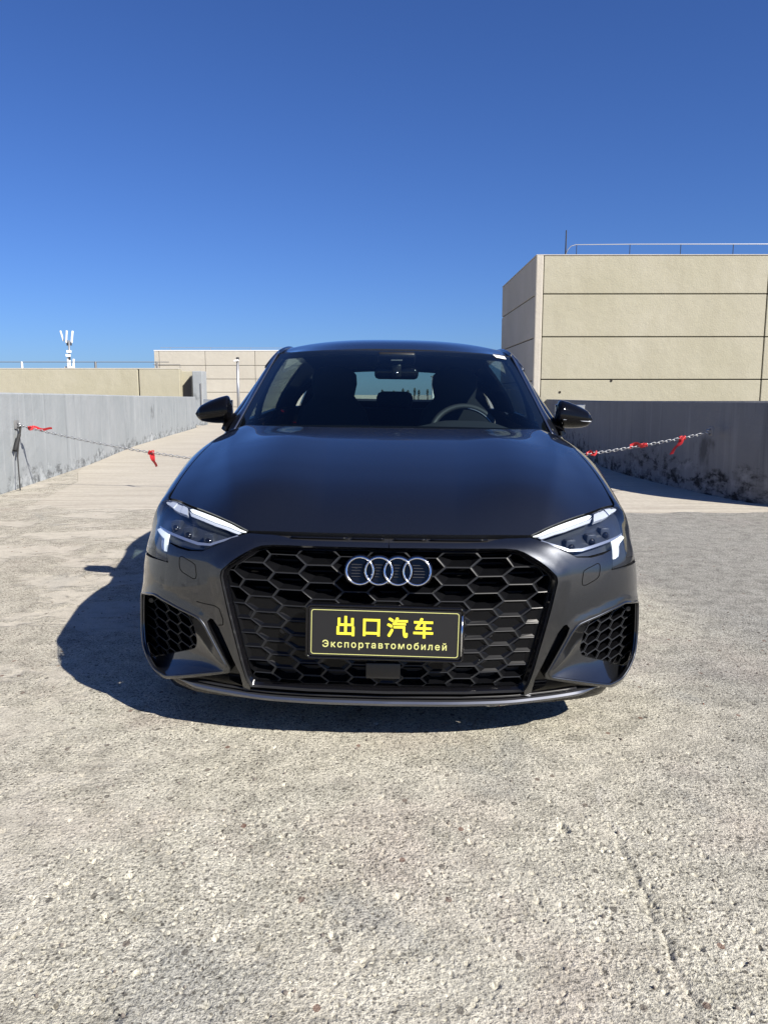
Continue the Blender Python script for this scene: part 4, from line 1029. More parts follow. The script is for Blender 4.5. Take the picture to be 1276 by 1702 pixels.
for dr in both(panel('rear_door', [(s25, 1.985), (s34, 1.985), (s34, float(hz(s34, .66)))] + [arch(3.52-WR*1.05*math.cos(R(a)), WZ+WR*1.05*math.sin(R(a))) for a in (50, 40, 30, 20, 10)] + [(float(s_of_y(3.10)), float(hz(2, .24))), (s25, float(hz(2, .24)))], [], Q, .04, .35, 0, .010, M['paint'], car)):
    sg = 1 if dr.data.vertices[0].co.x > 0 else -1
    p = Q(s_of_y(3.15), 1.25); MB().box((sg*(p[0]+.018), 3.12, p[2]), (.022, .20, .026), None, .009).build('door_handle', M['paint'], dr, angle=R(40))
s44 = float(s_of_y(4.02))
both(panel('rear_quarter', [(s34+.006, 1.985), (s44, 1.985), (s44, .80), (s44, .25)] + [arch(3.52+WR*math.cos(R(a)), WZ+WR*math.sin(R(a))) for a in range(-5, 136, 9)], [], Q, .035, .35, 0, .010, M['paint'], car))
panel('tailgate', [(SMAX, 1.985), (s44+.05, 1.985), (s44+.05, .95), (SMAX, .95)], [], Q, .04, .35, 0, .010, M['paint'], car, sym=True)
panel('rear_bumper', [(SMAX, .94), (s44+.006, .94), (s44+.006, .10), (SMAX, .05)], [], Q, .04, .35, 0, .010, M['paint'], car, sym=True)
both(panel('tail_lamp', [(s44-.12, 1.55), (s44+.42, 1.45), (s44+.42, 1.05), (s44-.05, 1.05)], [], Q, .03, .35, .004, .010, M['tail_red'], car))
both(panel('side_sill', [(float(s_of_y(1.26)), .23), (float(s_of_y(3.15)), .23), (float(s_of_y(3.15)), 0.), (float(s_of_y(1.26)), 0.)], [], Q, .05, .35, -.004, .01, M['plastic_black'], car))
# arch liners and floor keep the underside dark
lin = MB()
for sg in (1, -1):
    for wy in (WY, 3.52):
        pr_ = [(sg*.55, .37), (sg*.86, .365)]
        n = 20; v = []
        for k in range(n+1):
            a = math.pi*k/n*1.2-.3
            for x, r in pr_: v.append((x, wy-r*math.cos(a), WZ+r*math.sin(a)))
        lin.add(v, [(2*k, 2*k+1, 2*k+3, 2*k+2) for k in range(n)])
lin.build('arch_liner', M['void'], car)
fl2 = MB()
hp = [(float(Q(s_, .1)[0])*.93, .30+.0*s_ if False else max(.16, float(Q(s_, .1)[1]))) for s_ in np.linspace(0, SMAX, 40)]
poly = [(x, y) for x, y in hp]+[(-x, y) for x, y in hp[::-1][1:-1]]
fl2.prism([(x*.92, .14+y*.955) for x, y in poly], .17, .20); fl2.build('floor_pan', M['void'], car)
# ---- wheels
def wheel(sg, y):
    w = empty('wheel', (sg*.775, y, WZ), parent=car)
    t = MB(); t.lathe([(.225,-.10),(.245,-.112),(.29,-.115),(.315,-.105),(.325,-.08),(.3255,0),(.325,.08),(.315,.105),(.29,.115),(.245,.112),(.225,.10),(.225,-.10)], 48, 'x'); t.build('tyre', M['rubber'], w, angle=R(40))
    r_ = MB(); r_.lathe([(.225,.10),(.228,.108),(.235,.11),(.232,.104),(.215,.095),(.21,.02),(.21,-.10)], 48, 'x'); r_.lathe([(.001,.085),(.05,.085),(.06,.07),(.06,.03)], 24, 'x')
    for k in range(5):
        for d in (-.13, .13):
            a = 2*math.pi*k/5+d; b = 2*math.pi*k/5+d*.4
            r_.tube([(.075, .05*math.cos(b), .05*math.sin(b)), (.085, .13*math.cos(a*.5+b*.5), .13*math.sin(a*.5+b*.5)), (.09, .218*math.cos(a), .218*math.sin(a))], [.020,.015,.016], 6)
    if sg < 0: r_.v = [(-x, yy, z) for x, yy, z in r_.v]
    r_.build('rim', M['satin_metal'], w, angle=R(35))
    d_ = MB(); d_.lathe([(.001,.03),(.15,.03),(.15,.0),(.001,.0)], 32, 'x'); d_.build('brake_disc', M['galv_dull'], w, angle=R(40))
for sg in (1, -1):
    for y in (WY, 3.52): wheel(sg, y)
# ---- windscreen, roof, pillars, glasshouse
def lerp(a, b, t): return a*(1-t)+b*t
WB = Curve([0,.55,.85,1.0], [(0,1.205,.948),(.40,1.235,.945),(.635,1.315,.936),(.742,1.41,.925)])
WT = Curve([0,.55,.85,1.0], [(0,1.945,1.340),(.35,1.965,1.338),(.547,2.02,1.329),(.632,2.075,1.319)])
def Wind(u, v):
    u, v = np.broadcast_arrays(np.asarray(u, float), np.asarray(v, float)); a = np.abs(u); s = np.sign(u)
    p = WB(a)*(1-v)[..., None]+WT(a)*v[..., None]; p[..., 0] *= s
    b = .028*4*v*(1-v)*(1-a**2*.5); p[..., 1] -= b*.45; p[..., 2] += b*.9; return p
uu, vv_ = np.meshgrid(np.linspace(-1, 1, 61), np.linspace(0, 1, 31), indexing='ij')
ws = fixn(grid_obj('windscreen', Wind(uu, vv_), M['windscreen'], car))
# dark frit border on the inside of the screen
fr_ = MB(); 
def strip_between(fa, fb, n=60):
    P = np.array([[fa(t), fb(t)] for t in np.linspace(0, 1, n)]); return P
def Win_in(u, v): p = Wind(np.array([u]), np.array([v]))[0]; return p+np.array([0, .006, -.006])
for fa, fb in ((lambda t: Win_in(-1+2*t, 0.), lambda t: Win_in(-1+2*t, .055+.03*abs(-1+2*t)**6)), (lambda t: Win_in(-1+2*t, 1.), lambda t: Win_in(-1+2*t, .955-.05*math.exp(-((-1+2*t)/.18)**4))),
               (lambda t: Win_in(-1., t), lambda t: Win_in(-.945, t)), (lambda t: Win_in(1., t), lambda t: Win_in(.945, t))):
    P = strip_between(fa, fb); n = len(P); fr_.add([tuple(q) for q in P.reshape(-1, 3)], [(2*i, 2*i+1, 2*i+3, 2*i+2) for i in range(n-1)])
fr_.build('frit_band', M['void'], ws)
q = [Win_in(u, v)+np.array([0, -.0095, .0085]) for u, v in ((.815,.985),(.93,.985),(.935,.935),(.835,.935))]
mesh_obj('sticker', q, [(0, 1, 2, 3)], M['white_sticker'], ws)
# cowl and wipers
cw = []
for u in np.linspace(-1, 1, 41):
    a = Hood(u, 1.); b = Wind(np.array([u]), np.array([.02]))[0]; cw.append([a+np.array([0, .006, -.020]), (a+b)/2+np.array([0, 0, -.030]), b+np.array([0, -.002, .002])])
fixn(grid_obj('cowl', np.array(cw), M['plastic_black'], car))
wp = MB()
for x0, x1 in ((-.05, .56), (-.62, -.02)):
    pts = [Wind(np.array([x]), np.array([.006]))[0]+np.array([0, -.010, .004]) for i, x in enumerate(np.linspace(x0/.72, x1/.72, 6))]
    wp.tube([tuple(p) for p in pts], .006, 6)
wp.build('wiper', M['void'], car, smooth_=True)
MB().box((.07, 1.195, .955), (.055, .03, .012), (0, 0, .1), .004).build('washer_nozzle', M['plastic_black'], car)
ZR = Curve([1.9,1.955,2.1,2.3,2.6,2.9,3.2,3.55], [1.330,1.347,1.388,1.417,1.434,1.428,1.398,1.322])
RAIL = Curve([1.41,1.47,1.68,1.87,2.05,2.2,2.45,2.8,3.2,3.6,3.85], [(.775,1.41,.905),(.792,1.47,.925),(.757,1.68,1.035),(.722,1.87,1.152),(.688,2.05,1.258),(.662,2.2,1.322),(.642,2.45,1.368),(.632,2.8,1.374),(.610,3.2,1.338),(.572,3.58,1.262),(.56,3.72,1.20)])
def rail_at(y): return RAIL(np.asarray(y, float))
def Roof(u, v):
    u, v = np.broadcast_arrays(np.asarray(u, float), np.asarray(v, float)); a = np.abs(u)
    yf = WT(np.minimum(a, 1))[..., 1]+.008; yr = 3.50+.09*a**2; t = v; y = yf*(1-t)+yr*t
    # lateral extent: from the screen corner outward onto the rail
    ye = (2.083)*(1-t)+3.59*t; re = rail_at(ye); w = smooth(t/.22)
    xe = .637*(1-w)+re[..., 0]*w; zedge = 1.323*(1-w)+re[..., 2]*w
    zc = ZR(y)[..., 0]; z = zc-(ZR(ye)[..., 0]-zedge)*a**2.6
    return np.stack([u*xe, y, z], -1)
uu, vv_ = np.meshgrid(np.linspace(-1, 1, 61), np.linspace(0, 1, 50), indexing='ij')
roof = fixn(grid_obj('roof', Roof(uu, vv_), M['paint'], car))
P = Roof(uu[:, :]*.97, vv_*.97+.01); P[..., 2] -= .035; fixn(grid_obj('headliner', P, M['headliner'], car))
pe = np.array([Roof(np.array([u]), np.array([0.]))[0] for u in np.linspace(-1, 1, 61)]); rows = np.stack([pe, pe+np.array([0, .004, -.03])], 1); grid_obj('header_edge', rows, M['plastic_black'], roof)
# A pillars: painted outer, black inner trim
def a_pillar():
    t = np.linspace(0, 1, 40); v = t
    inn = WB(np.ones(40))*(1-v)[:, None]+WT(np.ones(40))*v[:, None]
    yk = np.interp(t, [0, .25, .55, .8, 1], [1.44, 1.62, 1.84, 2.03, 2.30]); out = rail_at(yk)
    mid = (inn+out)/2; nrm = np.array([.45, -.35, .55]); mid = mid+nrm*.016
    q1 = inn*.75+out*.25+nrm*.010; q3 = inn*.25+out*.75+nrm*.014
    P = np.stack([inn+np.array([.004, .004, -.004]), inn+np.array([.006, -.002, .004]), q1, mid, q3, out, out+np.array([-.03, .02, -.02]), inn+np.array([.0, .05, -.03])], 1)
    return fixn(grid_obj('a_pillar', P, M['paint'], car, angle=R(50)))
ap = a_pillar(); mirror_x(ap, 'a_pillar', car)
t = np.linspace(0, 1, 40); inn = WB(np.ones(40))*(1-t)[:, None]+WT(np.ones(40))*t[:, None]+np.array([.010, -.004, .004])
tr = MB().tube([tuple(p) for p in inn], .0045, 6).build('screen_trim', M['satin_metal'], ap, smooth_=True)
tr2 = MB().tube([(-p[0], p[1], p[2]) for p in inn], .0045, 6).build('screen_trim', M['satin_metal'], ap, smooth_=True)
# glasshouse side surface between belt and rail: parameters (y, t)
BELT = Curve([1.3,1.5,1.65,2.0,2.5,3.0,3.4,3.75], [(.74,1.3,.925),(.805,1.5,.922),(.826,1.65,.930),(.838,2.0,.943),(.842,2.5,.960),(.838,3.0,.983),(.818,3.4,1.003),(.775,3.75,1.013)])
def Side(y, t):
    y, t = np.broadcast_arrays(np.asarray(y, float), np.asarray(t, float))
    b = BELT(y); r = rail_at(np.clip(y, 1.47, 3.8)); p = b*(1-t)[..., None]+r*t[..., None]
    p[..., 0] += .035*4*t*(1-t); p[..., 1] = y; return p
def side_glass(name, loop, m, off=0., thick=0., sp=.05): return both(panel(name, loop, [], Side, sp, .45, off, thick, m, car, ref=(0, 2.4, 1.1)))
rail_t = lambda y: .94
def top_t(y): return 1.0
side_glass('door_window', [(1.60,.03),(2.44,.03),(2.44,.93),(2.25,.93),(2.1,.93),(1.95,.92),(1.8,.90),(1.68,.86)], M['side_glass'], -.004)
side_glass('rear_window_side', [(2.56,.03),(3.18,.03),(3.22,.5),(3.18,.92),(2.56,.93)], M['side_glass'], -.004)
def frame_loop(): return [(1.50,0.),(3.72,0.),(3.70,1.0),(1.52,1.0)]
sf = panel('side_frame', [(1.50,-.02),(3.74,-.02),(3.72,1.0),(2.6,1.0),(2.0,1.0),(1.56,1.0)], [[(1.60,.035),(2.44,.035),(2.44,.925),(2.25,.925),(2.1,.925),(1.95,.915),(1.8,.895),(1.68,.855)], [(2.56,.035),(3.18,.035),(3.22,.5),(3.18,.915),(2.56,.925)]], Side, .05, .45, 0, .02, M['gloss_black'], car, ref=(0, 2.4, 1.1))
both(sf)
# roof drip edge closes the joint between roof and frame
for sg in (1, -1):
    pts = rail_at(np.linspace(2.02, 3.80, 30)); pts[:, 0] *= sg; MB().tube([tuple(p+np.array([0, 0, .002])) for p in pts], .013, 8).build('roof_rail_trim', M['paint'], roof, smooth_=True)
# rear window and rear pillars
def Rear(u, v):
    u, v = np.broadcast_arrays(np.asarray(u, float), np.asarray(v, float)); a = np.abs(u)
    top = np.stack([u*.575, 3.50+.09*a**2, 1.322-.06*a**2.6], -1); k = K(SMAX-a*.95); k[..., 0] = u*.70; k[..., 1] = 4.17-.20*a**2; k[..., 2] = 1.0+.012*a
    p = top*(1-v)[..., None]+k*v[..., None]; p[..., 2] += .03*4*v*(1-v); p[..., 1] += .02*4*v*(1-v); return p
rw_h = [(-.86,.13),(.86,.13),(.84,.84),(-.84,.84)]
panel('rear_pillar_frame', [(-1.03,0.),(1.03,0.),(1.08,1.),(-1.08,1.)], [rw_h], Rear, .05, .6, 0, .02, M['paint'], car, ref=(0, 2.4, .9))
panel('rear_window', rw_h, [], Rear, .05, .6, -.004, 0, M['rear_glass'], car, ref=(0, 2.4, .9))
# ---- interior
inner = empty('interior', parent=car)
both(panel('door_card', [(float(s_of_y(1.45)), 1.90), (float(s_of_y(3.35)), 1.90), (float(s_of_y(3.35)), .35), (float(s_of_y(1.45)), .35)], [], Q, .08, .35, -.055, 0, M['dark_trim'], inner), inner)
ds = []
for u in np.linspace(-1, 1, 41):
    b = Wind(np.array([u]), np.array([.01]))[0]; x = u*.74
    hump = .045*math.exp(-((x-.37)/.19)**4); mid = .012*math.exp(-(x/.25)**4)
    ds.append([(b[0]*1.0, b[1]+.01, b[2]-.014), (x, 1.42+.05*abs(u), .930), (x, 1.58, .936+.2*hump+mid), (x, 1.66, .938+hump+mid), (x, 1.72, .934+hump+mid), (x, 1.745, .915+hump*.7), (x, 1.70, .80), (x, 1.68, .55)])
fixn(grid_obj('dashboard', np.array(ds, float), M['dark_trim'], inner, angle=R(60)))
sw = MB(); pts = []
for k in range(48): a = 2*math.pi*k/48; pts.append((.375+.180*math.cos(a), -.10*0, .180*math.sin(a)))
tl = Euler((R(-24), 0, 0)).to_matrix(); sc_ = Vector((0, 1.86, .885))
sw.tube([tuple(tl@Vector((p[0], 0, p[2]))+sc_) for p in pts], .0165, 10, closed=True)
sw.box(tuple(tl@Vector((.375, .02, 0))+sc_), (.15, .05, .11), tl, .02)
for d in ((-.13, 0), (.13, 0), (0, -.13)): sw.box(tuple(tl@Vector((.375+d[0], .015, d[1]))+sc_), (.12 if d[0] else .05, .02, .035 if d[0] else .12), tl, .006)
sw.build('steering_wheel', M['dark_trim'], inner, angle=R(40))
sr = MB(); sr.tube([tuple(tl@Vector((.375+.166*math.cos(a), -.010, .166*math.sin(a)))+sc_) for a in np.linspace(.5, 1.45, 12)], .0035, 6); sr.build('wheel_trim', M['satin_metal'], inner, smooth_=True)
def seat(x, y, z, k=1.):
    s_ = empty('front_seat' if k == 1 else 'rear_seat', parent=inner)
    prof = [(-.04,0.,.25),(.0,.10,.27),(.03,.25,.26),(.05,.40,.235),(.07,.52,.20),(.085,.585,.14),(.09,.605,.125),(.10,.68,.14),(.105,.735,.135),(.11,.77,.10),(.112,.785,.04)]
    P = []
    for dy, dz, w in prof:
        w *= k if dz < .58 else 1
        ring = []
        for j in range(20):
            a = 2*math.pi*j/20; ca, sa = math.cos(a), math.sin(a)
            ring.append((x+w*math.copysign(abs(ca)**.55, ca), y+dy*1.6+(.075 if dz < .58 else .055)*math.copysign(abs(sa)**.7, sa)-(.03*abs(ca)**3 if dz < .55 else 0), z+dz))
        P.append(ring)
    P = np.array(P).transpose(1, 0, 2); fixn(grid_obj('backrest', P, M['seat_cloth'], s_, closed_u=True))
    MB().box((x, y-.28, z-.02), (.50*k, .55, .16), (R(6), 0, 0), .05).build('cushion', M['seat_cloth'], s_, angle=R(60))
seat(-.37, 2.42, .49); seat(.37, 2.42, .49)
bench = empty('rear_bench', parent=inner)
MB().box((0, 3.20, .72), (1.28, .18, .60), (R(-18), 0, 0), .06).build('backrest', M['seat_cloth'], bench, angle=R(60))
for x in (-.42, 0, .42): MB().box((x, 3.33, 1.065), (.26, .10, .13), (R(-12), 0, 0), .045).build('headrest', M['seat_cloth'], bench, angle=R(60))
MB().box((0, 2.95, .47), (1.28, .52, .18), None, .06).build('cushion', M['seat_cloth'], bench, angle=R(60))
MB().box((0, 3.75, .99), (1.20, .75, .02), None, .006).build('parcel_shelf', M['dark_trim'], inner)
MB().box((0, 2.6, .24), (1.5, 2.6, .02)).build('carpet', M['void'], inner)
# mirror and camera housing behind the screen
mr = empty('rear_view_mirror', parent=inner)
mm = MB(); mm.box((.012, 1.965, 1.222), (.235, .035, .066), (R(12), 0, 0), .022); mm.build('mirror_body', M['gloss_black'], mr, angle=R(60))
MB().box((.012, 1.935, 1.298), (.20, .10, .035), (R(-26), 0, 0), .015).build('camera_housing', M['plastic_black'], mr, angle=R(60))
MB().tube([(.012,1.95,1.285),(.012,1.965,1.235)], .014, 8).build('stem', M['plastic_black'], mr, smooth_=True)
MB().box((.012, 1.940, 1.235), (.05, .04, .075), (R(12), 0, 0), .01).build('sensor_box', M['plastic_black'], mr, angle=R(60))
MB().lathe([(.001,-.004),(.006,-.003),(.008,0)], 14, 'y', (.014, 1.917, 1.222)).build('sensor_lens', M['chrome'], mr, smooth_=True)
MB().box((.012, 1.893, 1.288), (.060, .004, .016), (R(-62), 0, 0), .001).build('camera_window', M['galv_dull'], mr)
# ---- door mirrors
def door_mirror(sg):
    t = empty('door_mirror', parent=car)
    xi, xo = .812, .986; n = 22; P = []
    for i in range(n+1):
        u = i/n; x = xi+(xo-xi)*u
        hgt = .072*(1-u**2.6*.62)*(1 if u < .999 else .6); cz = 1.030-.022*u-.000
        top = .074*(1-.60*u**1.9); bot = .064*(1-.50*u**2.2)
        if u < .12: f = math.sqrt(max(0, 1-(1-u/.12)**2)); top *= .55+.45*f; bot *= .62+.38*f
        if u > .86: f = math.sqrt(max(0, 1-((u-.86)/.14)**2)); top *= .25+.75*f; bot *= .25+.75*f
        dep = .085*(1-.35*u**2)*(1 if u < .9 else .75); yc = 1.63+.030*u
        ring = []
        for j in range(28):
            a = 2*math.pi*j/28; ca, sa = math.cos(a), math.sin(a)
            yy = -ca; zz_ = sa
            yv = yc+(dep*yy if yy < 0 else .045*yy)
            zv = cz-.008+(top if zz_ > 0 else bot)*math.copysign(abs(zz_)**.82, zz_)
            ring.append((sg*x, yv, zv))
        P.append(ring)
    P = np.array(P); o = grid_obj('mirror_shell', P.transpose(1, 0, 2), M['mirror_black'], t, closed_u=True)
    bm = bmesh.new(); bm.from_mesh(o.data); bmesh.ops.holes_fill(bm, edges=[e for e in bm.edges if e.is_boundary]); bmesh.ops.recalc_face_normals(bm, faces=bm.faces); bm.to_mesh(o.data); bm.free(); o.data.set_sharp_from_angle(angle=R(60))
    # light line and split line along the lower third
    pts = []
    for i in range(1, n):
        u = i/n; x = xi+(xo-xi)*u; dep = .085*(1-.35*u**2)*(1 if u < .9 else .75); pts.append((sg*x, 1.63+.030*u-dep*.93, 1.0225-.022*u-.022+.010*u))
    MB().tube(pts[1:], .0032, 6).build('indicator_strip', M['drl_off'] if sg > 0 else M['plastic_black'], t, smooth_=True)
    st = MB(); st.tube([(sg*.770,1.68,.915),(sg*.815,1.65,.945),(sg*.850,1.63,.985)], [.040,.028,.024], 12); st.build('mirror_foot', M['gloss_black'], t, smooth_=True)
    MB().box((sg*.885, 1.680, 1.020), (.15, .006, .10), None, .002).build('mirror_glass', M['chrome'], t)
for sg in (1, -1): door_mirror(sg)
both(panel('mirror_triangle', [(1.50,.02),(1.60,.02),(1.66,.80),(1.62,.70)], [], Side, .04, .45, .004, .01, M['gloss_black'], car, ref=(0, 2.4, 1.1)))
# ---- badge: four interlaced rings on a black carrier
bd = empty('badge', parent=car); bz = .583; by = Yg(0, bz)-.004; tiltb = R(-12)
rot = Euler((tiltb, 0, 0)).to_matrix()
def bpt(x, y, z): p = rot@Vector((x, y, z)); return (p.x, p.y+by, p.z+bz)
RS, RR = .0572, .0405
for k in range(4):
    cx = (k-1.5)*RS; pts = []
    m = MB(); n = 56; prof = [(-.0042, .002), (-.0036, -.0035), (-.0012, -.0062), (.0012, -.0062), (.0036, -.0035), (.0042, .002)]
    v = []
    for j in range(n):
        a = 2*math.pi*j/n; w = .0012*math.sin(2*a+ (0 if k % 2 else math.pi))
        for r, d in prof: v.append(bpt(cx+(RR+r)*math.cos(a), d+w-.002, (RR+r)*math.sin(a)))
    f = [(j*6+i, ((j+1) % n)*6+i, ((j+1) % n)*6+i+1, j*6+i+1) for j in range(n) for i in range(5)]
    m.add(v, f).build('ring', M['chrome'], bd, angle=R(50))
    # black socket: wall going back to the grille around each ring and ribbed bottom
    s_ = MB(); v = []
    pr2 = [(RR+.0048, .000), (RR+.0075, .003), (RR+.009, .05)]
    for j in range(40):
        a = 2*math.pi*j/40
        for r, d in pr2: v.append(bpt(cx+r*math.cos(a), d, r*math.sin(a)))
    s_.add(v, [(j*3+i, ((j+1) % 40)*3+i, ((j+1) % 40)*3+i+1, j*3+i+1) for j in range(40) for i in range(2)])
    v = [bpt(cx+(RR+.006)*math.cos(2*math.pi*j/40), .013+.0004*k, (RR+.006)*math.sin(2*math.pi*j/40)) for j in range(40)]
    s_.add(v, [tuple(range(40))]); s_.build('socket', M['gloss_black'], bd, angle=R(40))
    for z in (-.018, -.009, 0, .009, .018):
        w = .020 if 0 < k < 3 else .026
        p0, p1 = bpt(cx-w+(.006 if k == 3 else 0), .010, z), bpt(cx+w-(.006 if k == 0 else 0), .010, z); MB().tube([p0, p1], .0016, 6).build('rib', M['plastic_black'], bd)
# ---- plate with the printed words
pl_ = empty('number_plate', parent=car); pw, ph = .452, .147
pc = Vector((-.008, -.034, .400)); prot = Euler((R(-2), R(.75), 0)).to_matrix()
def ppt(x, y, z): p = prot@Vector((x, y, z)); return (p.x+pc.x, p.y+pc.y, p.z+pc.z)
def rrect(w, h, r, n=6):
    out = []
    for cx, cz, a0 in ((w/2-r, h/2-r, 0), (-w/2+r, h/2-r, 90), (-w/2+r, -h/2+r, 180), (w/2-r, -h/2+r, 270)):
        for k in range(n+1): a = R(a0+90*k/n); out.append((cx+r*math.cos(a), cz+r*math.sin(a)))
    return out
def plate_slab(name, w, h, r, y0, y1, m, parent, edge=None):
    q = rrect(w, h, r); n = len(q); v = [ppt(x, y0, z) for x, z in q]+[ppt(x, y1, z) for x, z in q]
    o = MB().add(v, [tuple(range(n)), tuple(range(n, 2*n))[::-1]]+[(i, (i+1) % n, n+(i+1) % n, n+i) for i in range(n)]).build(name, m, parent, angle=R(40)); return o
plate_slab('carrier', pw+.018, ph+.016, .010, .004, .030, M['gloss_black'], pl_)
fr2 = rrect(pw+.016, ph+.014, .012); 
MB().tube([ppt(x, .001, z) for x, z in fr2], .0042, 8, closed=True).build('plate_frame', M['gloss_black'], pl_, smooth_=True)
plate_slab('plate', pw, ph, .008, -.0015, .0035, M['plate_black'], pl_)
qa, qb = rrect(pw-.010, ph-.010, .008), rrect(pw-.014, ph-.014, .0065); n = len(qa)
mesh_obj('border_line', [ppt(x, -.0022, z) for x, z in qa]+[ppt(x, -.0022, z) for x, z in qb], [(i, (i+1) % n, n+(i+1) % n, n+i)[::-1] for i in range(n)], M['plate_line'], pl_)
MB().tube([ppt(pw/2+.004, -.0045, -ph/2+.012), ppt(pw/2+.004, -.0045, ph/2-.012)], .0028, 8).build('edge_glint_strip', M['chrome'], pl_, smooth_=True)
def text_part(name, body, size, cx, cz, m, parent, off=0., spacing=1., width=None):
    cu = bpy.data.curves.new('print', 'FONT'); cu.body = body; cu.size = size; cu.align_x = 'CENTER'; cu.align_y = 'CENTER'; cu.space_character = spacing; cu.resolution_u = 4
    tmp = bpy.data.objects.new('print', cu); COL.objects.link(tmp); bpy.context.view_layer.update()
    me = bpy.data.meshes.new_from_object(tmp.evaluated_get(bpy.context.evaluated_depsgraph_get())); bpy.data.objects.remove(tmp); bpy.data.curves.remove(cu)
    co = np.array([v.co[:] for v in me.vertices]); lo_, hi_ = co.min(0), co.max(0); sx = 1. if width is None else width/(hi_[0]-lo_[0])
    base = [(v.co.x, v.co.y) for v in me.vertices]; fc = [tuple(p.vertices) for p in me.polygons]; bpy.data.meshes.remove(me); mb = MB()
    for k, (ax, az) in enumerate(((0, 0), (1, 1), (-1, 1), (1, -1), (-1, -1), (1, 0), (-1, 0), (0, 1), (0, -1)) if off else ((0, 0),)):       # printed weight: slightly spread copies
        mb.add([ppt(cx+(x-(lo_[0]+hi_[0])/2)*sx+ax*off, -.0024-.00003*k, cz+(y-(lo_[1]+hi_[1])/2)*sx+az*off) for x, y in base], fc)
    me = bpy.data.meshes.new(name); me.from_pydata(mb.v, [], mb.f); me.update()
    me.materials.clear(); me.materials.append(m); o = bpy.data.objects.new(name, me); COL.objects.link(o); o.parent = parent; return o
text_part('large_lettering', '出口汽车', .062, 0., .020, M['plate_yellow'], pl_, .0015, 1.42, .286)
text_part('small_lettering', 'Экспортавтомобилей', .026, 0., -.038, M['plate_line'], pl_, .0004, 1.3, .372)
# lean and turn of the parked car
car.rotation_euler = (0, math.atan(ROLL), R(-.65)); car.location = (-.007, 0, .0)
# ------------------------------------------------------------------ chains across the ramp with red ribbons
def link_chain(name, pts, link, wire, m):
    """real interlocking oval links along a polyline"""
    P = [Vector(p) for p in pts]; L = [0]
    for a, b in zip(P[:-1], P[1:]): L.append(L[-1]+(b-a).length)
    mb = MB(); n = int(L[-1]/link)
    def at(d):
        d = min(max(d, 0), L[-1]-1e-6)
        for i in range(len(P)-1):
            if d <= L[i+1]: return P[i].lerp(P[i+1], (d-L[i])/(L[i+1]-L[i]))
        return P[-1]
    for k in range(n):
        a, b = at(k*link-link*.18), at((k+1)*link+link*.18); t = (b-a).normalized(); c = (a+b)/2
        up = Vector((0, 0, 1)); x = t.cross(up).normalized(); up = x.cross(t); s = x if k % 2 else up; s = (s+(up if k % 2 else x)*.35).normalized()
        hl_, w = (b-a).length/2, link*.34; ring = []
        for j in range(10):
            q = 2*math.pi*j/10; ring.append(tuple(c+t*(hl_-w)*math.copysign(1, math.cos(q))*(1 if abs(math.cos(q)) > .1 else 0)+t*w*math.cos(q)+s*w*math.sin(q)))
        mb.tube(ring, wire, 5, closed=True)
    return mb.build(name, m, smooth_=True)
def sag(a, b, drop, n=30):
    a, b = Vector(a), Vector(b); return [a.lerp(b, t)+Vector((0, 0, -drop*4*t*(1-t))) for t in np.linspace(0, 1, n)]
hookL = (-4.335, 6.95, .745); hookR = (3.43, 6.15, .70)
full = sag(hookL, hookR, .46, 60)
cl = [p for p in full if p.x < 0]; cr = [p for p in full if p.x >= 0]
cr2 = cr[:-2]
chain_l = tag(link_chain('chain', full, .040, .0040, M['galv']), 'thin steel chain sagging across the ramp from wall to wall behind the car', 'chain')
def ribbon(name, p, d, w, lab, seed, knot=True):
    rr = random.Random(seed); p = Vector(p); d = Vector(d); n = 10; m = MB(); v = []
    side = (Vector((1, -.25, .25)) if abs(d.z) > abs(d.x) else Vector((.1, -.3, 1))).normalized()
    for i in range(n+1):
        t = i/n; c = p+d*t+Vector((0, .02*math.sin(t*5+seed), .012*math.sin(t*7+seed))); sd = (side+Vector((0, .7*math.sin(t*3+seed), .25*math.sin(t*6+seed)))).normalized()*w*(1-.2*t)
        v += [tuple(c-sd), tuple(c+sd), tuple(c+sd+Vector((0, .003, .001))), tuple(c-sd+Vector((0, .003, .001)))]
    f = [(0, 1, 2, 3)]
    for i in range(n):
        for j in range(4): f.append((4*i+j, 4*i+(j+1) % 4, 4*i+4+(j+1) % 4, 4*i+4+j))
    f.append(tuple(range(4*n, 4*n+4))[::-1]); m.add(v, f); 
    if knot:
        for k in range(3): a = rr.uniform(0, 6); m.tube([tuple(p+Vector((.03*math.cos(a+j), .02*math.sin(a+j), .022*math.sin(1.7*j+a)))) for j in range(6)], .010, 6)
    o = m.build(name, M['ribbon'], angle=R(60)); tag(o, lab, 'ribbon', 'red ribbons tied to the chain'); return o
def on(x): return min(full, key=lambda q: abs(q.x-x))
q = on(-4.22); ribbon('ribbon', q, (.25, 0, -.012), .018, 'red ribbon stretched along the chain right beside the left wall hook', 1)
q = on(-2.72); ribbon('ribbon', q, (.055, 0, -.17), .030, 'red ribbon hanging from the chain above the pale ramp, left of the car', 2)
q = on(3.12); ribbon('ribbon', q, (-.10, 0, -.17), .026, 'long red ribbon dangling from the chain nearest the right wall hook', 3)
q = on(2.72); ribbon('ribbon', q, (-.15, 0, .0), .028, 'red ribbon bunched flat on the chain in the middle of the right stretch', 4)
q = on(2.18); ribbon('ribbon', q, (-.08, 0, .01), .020, 'red ribbon knotted on the chain just beside the bonnet, right of the car', 5)
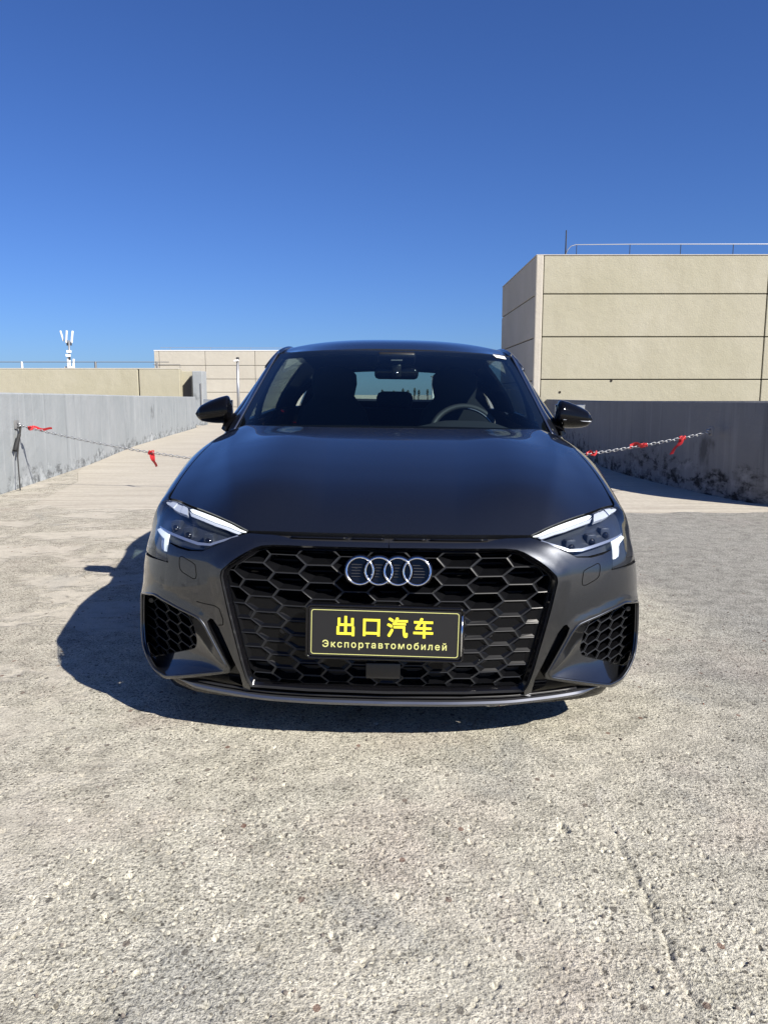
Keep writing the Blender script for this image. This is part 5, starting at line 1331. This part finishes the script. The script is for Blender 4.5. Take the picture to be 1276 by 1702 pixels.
def hook(x, y, z, sg, lab):
    t = empty('wall_hook', (x, y, z)); tag(t, lab, 'hook', 'chain hooks on the parapets')
    put(MB().box((x-sg*.005, y, z), (.02, .10, .10), None, .004).build('plate', M['galv_dull'], angle=R(40)), t)
    put(MB().tube([(x, y, z+.02), (x+sg*.045, y, z+.012), (x+sg*.05, y, z-.012), (x+sg*.01, y, z-.03)], .009, 8).build('eye', M['galv'], smooth_=True), t)
hook(-4.375, 6.95, .755, 1, 'steel hook fixed to the pale left wall holding the chain end'); hook(3.455, 6.15, .715, -1, 'small rusty hook on the shaded right wall at the chain end')
# torn black straps off the left hook, and the chain's shadow as a strand
sm = MB()
for dx, dz, w in ((.02, -.36, .010), (.03, -.30, .014)):
    pts = [(-4.345, 6.95-.02*i+dx, .74+dz*i/6-.01*math.sin(i)) for i in range(7)]; sm.tube(pts, w, 5)
pts = [(-4.33, 6.90-.035*i, .64-.045*i) for i in range(5)]; sm.tube(pts, .024, 6)
sm.tube([(-4.34, 6.96, .72), (-4.32, 6.80, .40), (-4.28, 6.72, .12), (-4.25, 6.66, .012)], .008, 5)
tag(sm.build('strap_and_chain_shadow', M['rubber'], angle=R(60)), 'torn black strap on the left wall hook with a dark strand standing for the chain shadow', 'strap')
# ------------------------------------------------------------------ loose stones and grit on the worn concrete (uncountable)
def grit(name, n, rmin, rmax, m, seed, xr=(-1.9, 1.9), yr=(-1.6, 4.5)):
    rr = random.Random(seed); mb = MB(); ico = [(-.53,0,.85),(.53,0,.85),(-.53,0,-.85),(.53,0,-.85),(0,.85,.53),(0,.85,-.53),(0,-.85,.53),(0,-.85,-.53),(.85,.53,0),(-.85,.53,0),(.85,-.53,0),(-.85,-.53,0)]
    fc = [(0,4,1),(0,9,4),(9,5,4),(4,5,8),(4,8,1),(8,10,1),(8,3,10),(5,3,8),(5,2,3),(2,7,3),(7,10,3),(7,6,10),(7,11,6),(11,0,6),(0,1,6),(6,1,10),(9,0,11),(9,11,2),(9,2,5),(7,2,11)]
    for _ in range(n):
        x, y = rr.uniform(*xr), yr[0]+(yr[1]-yr[0])*rr.random()**1.6
        s = rmin+(rmax-rmin)*rr.random()**3; e = Euler((rr.uniform(0, 6), rr.uniform(0, 6), rr.uniform(0, 6))).to_matrix(); sz = Vector((1, rr.uniform(.6, 1), rr.uniform(.45, .8)))*s
        c = Vector((x, y, ground_z(x, y)+s*.15)); mb.add([tuple(c+e@Vector((p[0]*sz.x*rr.uniform(.8,1.2), p[1]*sz.y, p[2]*sz.z))) for p in ico], fc)
    return mb.build(name, m)
tag(grit('grit', 3200, .0012, .0065, M['pebble'], 3), 'scattered tiny stones and grit lying on the worn concrete', 'grit', kind='stuff')
tag(grit('brick_chips', 14, .004, .011, M['red_chip'], 8), 'a few reddish brick chips on the concrete in front of the car', 'stones', kind='stuff')
